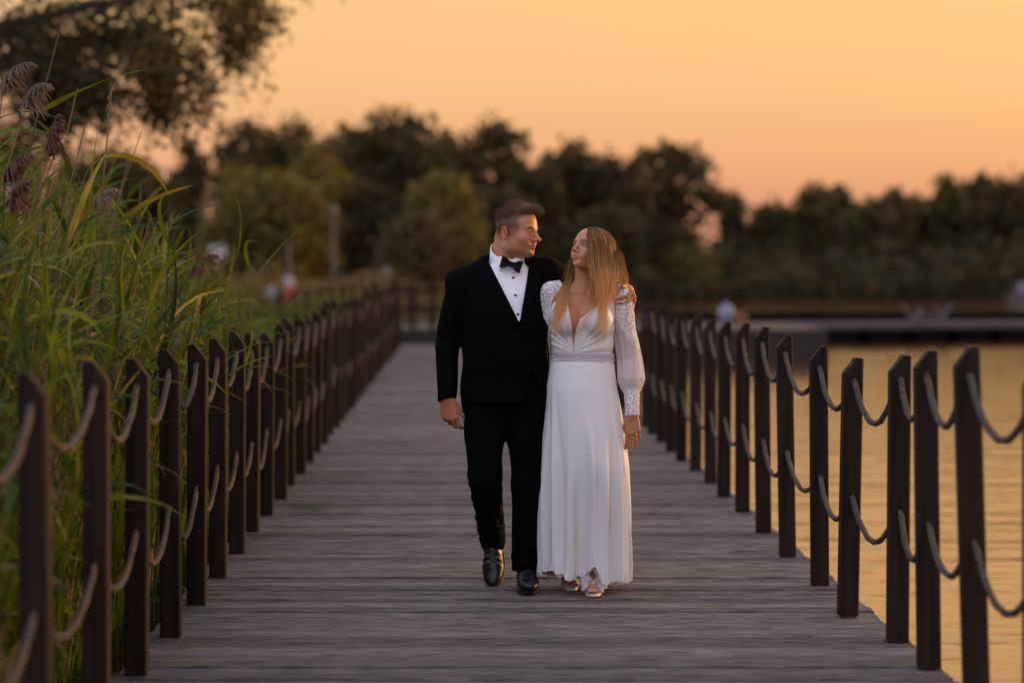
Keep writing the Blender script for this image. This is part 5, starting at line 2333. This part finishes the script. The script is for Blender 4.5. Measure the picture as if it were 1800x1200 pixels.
# ---- skirt: a flared tube of soft folds
def skirt_mesh(name, mat, n_th, n_z, r_off, hem_off, fold_s, seed, ztop=1.085):
    th = np.linspace(0, 2 * np.pi, n_th, endpoint=False)
    tz = np.linspace(0, 1, n_z)
    TH, TZ = np.meshgrid(th, tz, indexing='ij')
    cth, sth = np.cos(TH), np.sin(TH)
    fr_ = np.clip(-sth, 0, 1)           # front
    # hem height round the dress
    hem = .082 + .018 * np.sin(2 * TH + .6) + .012 * np.sin(7 * TH + seed) + .006 * np.sin(17 * TH) + hem_off
    hem = hem + .058 * np.exp(-((cth - .16) / .16) ** 2) * fr_        # lifted by the forward foot
    hem = hem + .022 * smoothstep(-.35, -.95, cth) * fr_
    hem = hem - .022 * smoothstep(.5, .9, cth)
    Z = ztop + (hem - ztop) * TZ
    zz = ztop + (.085 - ztop) * TZ
    K = [.085 - .02, .2, .4, .6, .75, .85, .95, 1.04, 1.09]
    cx = np.interp(zz, K, [.008, .008, .012, .016, .012, .004, -.006, -.005, -.003])
    ax_ = np.interp(zz, K, [.198, .198, .195, .19, .181, .172, .162, .15, .1405]) + r_off
    af = np.interp(zz, K, [.125, .128, .14, .155, .15, .142, .132, .112, .099]) + r_off
    ab = np.interp(zz, K, [.30, .29, .26, .22, .19, .17, .15, .12, .10]) + r_off
    cy = np.interp(zz, K, [.02, .02, .02, .015, .01, .01, .01, .01, .01])
    # fold phase drifts with height so that folds fan out and lean
    tw = TH + .10 * np.sin(3 * TH + 1.1 + seed) + .05 * np.sin(5 * TH + 2.2) + .10 * TZ * np.sin(TH + .5)
    amp = smoothstep(.04, .75, TZ)
    rf = np.random.default_rng(int(40 + seed * 10))
    fold = np.zeros_like(TH)
    nf = 15
    for k in range(nf):
        t0 = 2 * np.pi * (k + rf.uniform(-.32, .32)) / nf
        lean = rf.normal() * .16 + .07
        wdt = rf.uniform(.075, .15) * (.55 + .75 * TZ)
        A = rf.uniform(.016, .037)
        s0 = rf.uniform(.03, .34)
        dth = np.angle(np.exp(1j * (TH - t0 - lean * TZ - .03 * np.sin(6 * TZ + k))))
        u = dth / wdt
        pr = np.exp(-u * u) - .55 * np.exp(-(u - 1.75) ** 2) - .35 * np.exp(-(u + 1.9) ** 2)
        fold += A * pr * smoothstep(s0, s0 + .5, TZ)
    a2 = np.sin(16 * tw + 1.9 + .8 * np.sin(2 * TH) + seed)
    fold += .0025 * a2 * amp
    # thigh and shin of the advancing leg press into the cloth
    leg = np.exp(-((cth - .26) / .30) ** 2) * fr_
    fold = fold * (1 - .2 * leg * smoothstep(.1, .4, TZ) * smoothstep(1.0, .75, TZ))
    push = .032 * leg * np.exp(-((zz - .52) / .20) ** 2) + .018 * np.exp(-((cth - .32) / .28) ** 2) * fr_ * smoothstep(.5, .1, zz)
    # fine puckers under the waist band, ruffled rolled hem
    fold += (.0045 * np.sin(31 * TH + 3 * np.sin(5 * TH)) + .0025 * np.sin(57 * TH + 2 * np.sin(4 * TH))) * smoothstep(.955, 1, TZ)
    fold *= fold_s
    Z = Z + .003 * np.sin(33 * TH + 4 * np.sin(5 * TH)) * smoothstep(.96, 1, TZ)
    ay = np.where(sth < 0, af, ab)
    X = cx + (ax_ + fold) * cth
    Y = cy + (ay + fold + push) * sth
    v = np.stack([X, Y, Z], -1)
    i = np.arange(n_th)[:, None]
    j = np.arange(n_z - 1)[None]
    i2 = (i + 1) % n_th
    f = np.stack(np.broadcast_arrays(i * n_z + j, i * n_z + j + 1, i2 * n_z + j + 1, i2 * n_z + j), -1).reshape(-1, 4)
    return mesh_from(name, v.reshape(-1, 3), f, mat, True)


sk = obj('skirt', skirt_mesh('skirt', M['dress'], 520, 96, .0, .0, 1.0, .0), wom)
obj('lining', skirt_mesh('lining', M['lining'], 240, 40, -.022, -.006, .7, 1.3, 1.06), wom)

# ---- waist band of beaded lace
M['beads'] = material('beaded_lace', (.66, .62, .68), rough=.5, color2=(.46, .42, .46), noise_scale=(190, 190, 190), bump=.8, bump_scale=(210, 210, 210), detail=2)
M['sash'] = material('mauve_sash', (.52, .44, .52), rough=.6)


def ring_band(z0, z1, off, mat, name, scall=0.0, tilt=0.0, n=160):
    vv = []
    for zi, (z, o_) in enumerate(((z0, 0), (z0 + (z1 - z0) * .15, .002), (z1 - (z1 - z0) * .15, .002), (z1, 0))):
        for k in range(n):
            a = 2 * math.pi * k / n
            w = .1405 + off + o_
            y_ = (.099 if math.sin(a) < 0 else .10) + off + o_
            dz = scall * abs(math.sin(a * 30)) * (1 if zi > 1 else -1) * (zi in (0, 3))
            x = -.003 + w * math.cos(a)
            vv.append((x, .01 + y_ * math.sin(a), z + dz + tilt * x))
    f = []
    for r_ in range(3):
        for k in range(n):
            k2 = (k + 1) % n
            f.append((r_ * n + k, r_ * n + k2, (r_ + 1) * n + k2, (r_ + 1) * n + k))
    return obj(name, mesh_from(name, vv, f, mat, True), wom)


ring_band(1.060, 1.084, .0035, M['beads'], 'lace_band', .003, -.02)
ring_band(1.0835, 1.0925, .002, M['sash'], 'sash', 0, -.05)
ring_band(1.0925, 1.110, .003, M['beads'], 'lace_band', .003, -.06)


# ---- sleeves
def sleeve(name, path, radii, mat, n=96, m=60, u_range=None, gather=0.0, folds=0.0, seed=0, cutfn=None, scallop=0.0, noise=.0):
    """tube of cloth round an arm; path and radii are interpolated, cutfn(u, angle) gives the lower edge"""
    path = np.asarray(path, float)
    L_ = np.concatenate([[0], np.cumsum(np.linalg.norm(np.diff(path, axis=0), axis=1))])
    L_ /= L_[-1]
    ang = np.linspace(0, 2 * np.pi, n, endpoint=False)
    vv = np.zeros((n, m, 3))
    for i, a in enumerate(ang):
        u0, u1 = (0.0, 1.0) if u_range is None else u_range(a)
        u = np.linspace(u0, u1, m)
        if scallop and True:
            u[-1] += scallop * abs(math.sin(a * 5))
            u[-2] += scallop * .6 * abs(math.sin(a * 5))
        u = np.minimum(u, .9999)
        c = np.stack([np.interp(u, L_, path[:, k]) for k in range(3)], -1)
        e = .02
        t = np.stack([np.interp(np.clip(u + e, 2 * e, 1), L_, path[:, k]) - np.interp(np.clip(u - e, 0, 1 - 2 * e), L_, path[:, k]) for k in range(3)], -1)
        t /= np.linalg.norm(t, axis=1, keepdims=True)
        ref = np.array([0, -1.0, 0])
        p = ref - t * (t @ ref)[:, None]
        p /= np.linalg.norm(p, axis=1, keepdims=True)
        q_ = np.cross(t, p)
        rr = np.interp(u, np.linspace(0, 1, len(radii)), radii)
        fo = folds * (np.sin(9 * a + 2.2 * u + seed) + .7 * np.sin(15 * a - 3 * u + seed * 2) + .4 * np.sin(25 * a + seed)) * smoothstep(.15, .6, u)
        fo = fo + gather * np.sin(24 * a + 1.5 * np.sin(5 * a)) * smoothstep(.84, .97, u)
        vv[i] = c + p * ((rr + fo) * math.cos(a))[:, None] + q_ * ((rr + fo) * math.sin(a))[:, None]
    i = np.arange(n)[:, None]
    j = np.arange(m - 1)[None]
    i2 = (i + 1) % n
    f = np.stack(np.broadcast_arrays(i * m + j, i2 * m + j, i2 * m + j + 1, i * m + j + 1), -1).reshape(-1, 4)
    return obj(name, mesh_from(name, vv.reshape(-1, 3), f, mat, True), wom)


# angle 0 faces the viewer (-y); sin>0 side:  q = t x p ; t points down, p = -y  ->  q = -x
armL = [WS_L + [-.006, .0, .052], WS_L + [.012, 0, .012], WS_L + (WE_L - WS_L) * .5 + [.002, 0, 0], WE_L, WE_L + (WW_L - WE_L) * .62 + [.004, .004, 0]]
radL = [.022, .0535, .0545, .054, .0535, .0545, .056, .060, .062, .036]
# lace ends on a slant: short on the inner side, long on the outer side
sleeve('lace_sleeve', armL, radL, M['lace'], 96, 40, lambda a: (.0, .38 - .23 * math.sin(a - .35)), 0, 0, 0, scallop=.012)
sleeve('chiffon_sleeve', armL, [r_ - .0025 for r_ in radL], M['sheer'], 128, 70, lambda a: (.31 - .21 * math.sin(a - .35), 1.0), .003, .0034, .7)
cu0 = WE_L + (WW_L - WE_L) * .585 + [.004, .004, 0]
sleeve('lace_cuff', [cu0, WW_L + [.001, 0, .004], WW_L + [.001, -.001, -.016]], [.0365, .0355, .034, .033, .0345], M['lace'], 80, 30, lambda a: (0, .93), 0, 0, 0, scallop=.07)
armR = [WS_R + [.045, .004, .038], WS_R + [-.006, 0, .016], WS_R + (WE_R - WS_R) * .5, WE_R, WE_R + (WW_R - WE_R) * .7]
sleeve('lace_sleeve', armR, [.034, .0515] + radL[2:], M['lace'], 96, 40, lambda a: (.0, .40), 0, 0, 0, scallop=.012)
sleeve('chiffon_sleeve', armR, [r_ - .0025 for r_ in radL], M['sheer'], 96, 60, lambda a: (.36, 1.0), .003, .0034, 1.7)

# ---- ring
M['gold'] = material('gold', (.8, .5, .16), rough=.25, metallic=1.0)
p, d_, nn, r_ = tips_w[2]
hand_w = WW_L + [.001, -.002, -.014]
ringc = hand_w + (np.array([.02, -.10, -1]) / 1.0 * .100 + np.array([1, 0, 0]) * .0135 + np.array([0, -1, 0]) * .002) * .88
mb = MB()
ra_ = []
for k in range(17):
    a = 2 * math.pi * k / 16
    ra_.append((ringc[0] + .0088 * math.cos(a), ringc[1] + .0088 * math.sin(a), ringc[2] + .0012 * math.cos(a)))
mb.tube(ra_, .0013, 5)
obj('ring', mb.mesh('ring', M['gold'], True), wom)

# ---- sandals
M['sandal'] = material('white_sandal', (.74, .70, .68), rough=.4)


def sandal(cx, cy, a0, bow=True):
    n = 30
    vv, ff = [], []
    prof = lambda s: np.interp(s, [0, .35, .7, 1], [.02, .026, .10, .105])
    for layer, dz in ((0, -.011), (1, 0.0)):
        for k in range(n):
            a = 2 * math.pi * k / n
            y_ = -.045 - .10 * math.cos(a)
            s = (y_ + .145) / .20
            w = .041 * abs(math.sin(a)) ** .75 * (1.0 if s < .45 else .72 + .28 * max(0, 1 - (s - .45) / .3)) * math.copysign(1, math.sin(a))
            zt = float(np.interp(s, [0, .3, .65, 1], [.013, .015, .07, .092]))
            vv.append((cx + w, cy + y_, zt + dz))
    for k in range(n):
        k2 = (k + 1) % n
        ff.append((k, k2, n + k2, n + k))
    ff.append(tuple(range(n - 1, -1, -1)))
    ff.append(tuple(n + i for i in range(n)))
    so = obj('sandal', mesh_from('sandal', vv, ff, M['sandal']), wom)
    mb = MB()
    mb.tube([(cx, cy + .045, .0), (cx, cy + .04, .085)], [.006, .014], 8)
    obj('heel', mb.mesh('heel', M['sandal'], True), so)
    # strap over the toes
    vv, ff = [], []
    for i in range(13):
        a = math.pi * i / 12
        for y_, zz in ((-.108, .018), (-.095, .027), (-.078, .03)):
            vv.append((cx + .0435 * math.cos(a), cy + y_, .012 + (zz + .018) * math.sin(a) ** .7))
    for i in range(12):
        for j in range(2):
            o_ = i * 3 + j
            ff.append((o_, o_ + 1, o_ + 4, o_ + 3))
    obj('strap', mesh_from('strap', vv, ff, M['sandal'], True), so)
    if bow:
        r = np.random.default_rng(6)
        vv, ff, b = [], [], 0
        for (sx, tilt_, L_, w_) in [(a_, b_, c_ * 1.22, d2 * 1.25) for a_, b_, c_, d2 in ((-1, .5, .052, .034), (1, .35, .056, .036), (-1, .05, .048, .03), (1, -.15, .052, .032), (-1, -.4, .05, .028), (1, -.55, .046, .03), (-1, .9, .04, .03), (1, .85, .042, .03))]:
            m_ = 16
            for k in range(m_ + 1):
                s = k / m_ * 2 * math.pi
                # loop leaving the knot and coming back
                u = math.sin(s / 2) ** 1.0 * L_
                hgt = math.sin(s) * .016
                for q_ in range(5):
                    t = (q_ / 4 - .5)
                    x = cx + sx * u * math.cos(tilt_)
                    z = .062 + u * math.sin(tilt_) + t * w_ * (.25 + .75 * math.sin(s / 2)) + .003 * math.sin(q_ * 2.1 + k)
                    y_ = cy - .098 - hgt - .012 * math.sin(s / 2) + .004 * math.sin(3 * q_ + 2 * k * .7)
                    vv.append((x, y_, z))
            for k in range(m_):
                for q_ in range(4):
                    o_ = b + k * 5 + q_
                    ff.append((o_, o_ + 1, o_ + 6, o_ + 5))
            b += (m_ + 1) * 5
        bo = obj('bow', mesh_from('bow', vv, ff, M['organza'], True), so)
        mb = MB()
        mb.ball((cx, cy - .112, .06), (.010, .009, .012), 10, 7)
        obj('knot', mb.mesh('knot', M['organza'], True), so)
    return so


sandal(.041, .012, 0, True)   # front foot
sandal(-.055, .215, 0, False)

# ---- hair: cap and long strands that fall over head, neck and shoulders
vc_ = Vol(axis_pts((-.09, .16, .003)), axis_pts((-.15, .12, .003)), axis_pts((1.5, 1.72, .003)))


def TW(p):
    return HC_W + HR_W @ (np.asarray(p, float) * HS_W)


vc_.add(ell(TW((0, .016, .045)), np.array([.0775, .0975, .0815]) * HS_W, HR_W))


def face_cut(d, X, Y, Z):
    dx, dy, dz = (X - HC_W[0]) / HS_W, (Y - HC_W[1]) / HS_W, (Z - HC_W[2]) / HS_W
    x = dx * HR_W[0, 0] + dy * HR_W[1, 0] + dz * HR_W[2, 0]
    y = dx * HR_W[0, 1] + dy * HR_W[1, 1] + dz * HR_W[2, 1]
    z = dx * HR_W[0, 2] + dy * HR_W[1, 2] + dz * HR_W[2, 2]
    fl = -.035 - .085 * smoothstep(.046, .096, z) + .25 * np.maximum(np.abs(x) - .045, 0)
    return np.maximum(d, np.maximum(fl - y, 0) * 1.0 + np.where(fl > y, .001, -1))


vc_.warp(face_cut)
Pc, Fc = vc_.mesh()
Pc = relax(Pc, Fc, 1)

r = np.random.default_rng(17)
NS = 14500
# roots on the scalp
ph = r.uniform(-1, 1, (NS * 8, 3))
ph = ph[np.linalg.norm(ph, axis=1) < 1]
ph /= np.linalg.norm(ph, axis=1, keepdims=True)
rt_ = np.array([0, .016, .045]) + ph * np.array([.0775, .0975, .0815])
ok = (rt_[:, 2] > -.02) & (rt_[:, 1] > (-.03 - .085 * smoothstep(.042, .092, rt_[:, 2]) + .25 * np.maximum(np.abs(rt_[:, 0]) - .045, 0)))
rt_ = rt_[ok][:NS]
NS = len(rt_)
PART = -.012
side = np.where(rt_[:, 0] > PART, 1.0, -1.0)
pos = rt_ * HS_W @ HR_W.T + HC_W
nl = (rt_ - np.array([0, .016, .045])) / np.array([.0775, .0975, .0815]) ** 2
nl /= np.linalg.norm(nl, axis=1, keepdims=True)
loc_d = np.stack([side * .9, .30 + .35 * smoothstep(.0, -.09, rt_[:, 1]), -.15 + 0 * side], 1)
frt = smoothstep(.01, -.05, rt_[:, 1]) * (side > 0)
loc_d = loc_d * (1 - frt[:, None]) + np.array([.62, .02, -.55])[None] * frt[:, None]
loc_d -= nl * (loc_d * nl).sum(1, keepdims=True)
dirn = loc_d @ HR_W.T
dirn /= np.linalg.norm(dirn, axis=1, keepdims=True)
# strands that come forward over the chest, and the rest that fall behind the shoulder
rand = r.uniform(0, 1, NS)
front = np.where(side > 0, (rt_[:, 1] < .03) & (rand < .55), (rt_[:, 1] < .07) & (rand < .9)) | (rand < .05)
marg0 = r.uniform(.003, .016, NS)
leng = np.where(front, np.where(side > 0, np.where(r.uniform(0, 1, NS) < .17, r.uniform(.42, .54, NS), r.uniform(.22, .35, NS)), r.uniform(.44, .64, NS)), np.where(side > 0, r.uniform(.22, .33, NS), r.uniform(.3, .45, NS)))
STEPS = 25
paths = np.zeros((NS, STEPS, 3))
paths[:, 0] = pos
h = leng / (STEPS - 1)
jit = r.normal(size=(NS, 3)) * .022
lock = r.integers(0, 60, NS)
lj = r.normal(size=(60, 3)) * np.array([.05, .04, .0])
for k in range(1, STEPS):
    t = k / STEPS
    marg = .003 + marg0 * min(1, t * 3)
    g = np.zeros((NS, 3))
    g[:, 2] = -1
    z = pos[:, 2]
    lowz = smoothstep(1.58, 1.47, z)
    # sideways drift towards where each part of the hair comes to rest
    txl = np.interp(z, [1.15, 1.25, 1.32, 1.40, 1.5], [-.168, -.158, -.136, -.098, -.072])
    tyl = np.interp(z, [1.2, 1.35, 1.42, 1.50, 1.56], [-.17, -.14, -.115, -.06, -.02])
    tx = np.where(side > 0, np.where(front, .078, .185), np.where(front, txl, -.07)) + lj[lock, 0] * np.where(front, .42, .6)
    ty = np.where(front, np.where(side > 0, -.15, tyl), .085) + lj[lock, 1] * .4
    g[:, 0] += np.clip((tx - pos[:, 0]) * 7.0, -.6, .6) * lowz
    g[:, 1] += np.clip((ty - pos[:, 1]) * 8.0, -1.0, 1.0) * lowz
    g += jit + lj[lock] * .5
    g /= np.linalg.norm(g, axis=1, keepdims=True)
    w = .24 + .3 * t
    dn = dirn * (1 - w) + g * w
    dn /= np.linalg.norm(dn, axis=1, keepdims=True)
    nxt = pos + dn * h[:, None]
    for _ in range(2):
        dd = vw.sample(nxt)
        m_ = np.where(nxt[:, 2] < 1.40, marg + .009, marg)
        pen = np.maximum(m_ - dd, 0)
        # the coarse field is only trusted close to the body
        pen = np.where(dd < .04, pen, 0)
        if pen.max() > 1e-4:
            nxt = nxt + vw.grad(nxt, .008) * pen[:, None]
    dv = nxt - pos
    dirn = dv / np.maximum(np.linalg.norm(dv, axis=1, keepdims=True), 1e-6)
    # stop strands from creeping into the face
    pos = nxt
    paths[:, k] = pos
# hair that would cross the face, or stray over the jacket, is brushed away
pl = ((paths - HC_W) @ HR_W) / HS_W
infront = ((pl[..., 1] < -.05) & (pl[..., 0] > -.058) & (pl[..., 0] < .056) & (pl[..., 2] > -.125) & (pl[..., 2] < .052)).any(1)
far_side = ((side < 0)[:, None] & (pl[..., 1] < -.022) & (pl[..., 2] > -.10) & (pl[..., 2] < .04)).any(1)
stray = ((paths[..., 0] > .158) & (paths[..., 1] < .0) & (paths[..., 2] < 1.425)).any(1) | (paths[..., 0] < -.19).any(1) | (paths[..., 0] > .235).any(1)
stray |= (np.diff(paths[:, 2:, 2], axis=1) > .0015).any(1)
stray |= ((paths[..., 0] < -.108) & (paths[..., 2] > 1.375)).any(1)
keep = ~(infront | far_side | stray)
paths, side, front, lock = paths[keep], side[keep], front[keep], lock[keep]
NS = len(paths)
for _ in range(4):
    paths[:, 1:-1] = .5 * paths[:, 1:-1] + .25 * (paths[:, :-2] + paths[:, 2:])
bend = np.sin(np.linspace(0, 1, STEPS) * 5 + r.uniform(0, 6, (NS, 1)))[..., None] * .0022 * np.linspace(0, 1, STEPS)[None, :, None] * r.normal(size=(NS, 1, 3))
# most of the hair on her left ends on the shoulder; one narrow lock runs on over the bodice
for k in range(NS):
    if side[k] > 0:
        xe = np.interp(1.33, paths[k, ::-1, 2], paths[k, ::-1, 0])
        if .052 < xe < .098 and r.uniform() < .6:
            continue
        zc_ = r.uniform(1.325, 1.43)
        hit = np.nonzero(paths[k, :, 2] < zc_)[0]
        if len(hit):
            u_ = np.linspace(0, hit[0], STEPS)
            paths[k] = np.stack([np.interp(u_, np.arange(STEPS), paths[k, :, c_]) for c_ in range(3)], -1)
wv = np.sin(np.linspace(0, 1, STEPS)[None] * r.uniform(7, 11, 60)[lock][:, None] + r.uniform(0, 6, 60)[lock][:, None])
paths[..., 0] += wv * .006 * smoothstep(.3, .8, np.linspace(0, 1, STEPS))[None]
fly = (r.uniform(0, 1, NS) < .03)[:, None, None] * r.normal(size=(NS, 1, 3)) * np.array([.018, .006, .006]) * (np.linspace(0, 1, STEPS) ** 1.3)[None, :, None]
paths += bend + fly
tt = np.linspace(0, 1, STEPS)
wd = (.00075 * (1 - .75 * tt ** 2.5))[None] * r.uniform(.6, 1.3, (NS, 1))
sv, sf = strand_mesh(paths, wd)
tcol = np.repeat(np.tile(tt[None], (NS, 1)).reshape(-1), 2)
rc = np.repeat(np.repeat((.55 * r.uniform(0, 1, NS) + .45 * r.uniform(0, 1, 60)[lock])[:, None], STEPS, 1).reshape(-1), 2)
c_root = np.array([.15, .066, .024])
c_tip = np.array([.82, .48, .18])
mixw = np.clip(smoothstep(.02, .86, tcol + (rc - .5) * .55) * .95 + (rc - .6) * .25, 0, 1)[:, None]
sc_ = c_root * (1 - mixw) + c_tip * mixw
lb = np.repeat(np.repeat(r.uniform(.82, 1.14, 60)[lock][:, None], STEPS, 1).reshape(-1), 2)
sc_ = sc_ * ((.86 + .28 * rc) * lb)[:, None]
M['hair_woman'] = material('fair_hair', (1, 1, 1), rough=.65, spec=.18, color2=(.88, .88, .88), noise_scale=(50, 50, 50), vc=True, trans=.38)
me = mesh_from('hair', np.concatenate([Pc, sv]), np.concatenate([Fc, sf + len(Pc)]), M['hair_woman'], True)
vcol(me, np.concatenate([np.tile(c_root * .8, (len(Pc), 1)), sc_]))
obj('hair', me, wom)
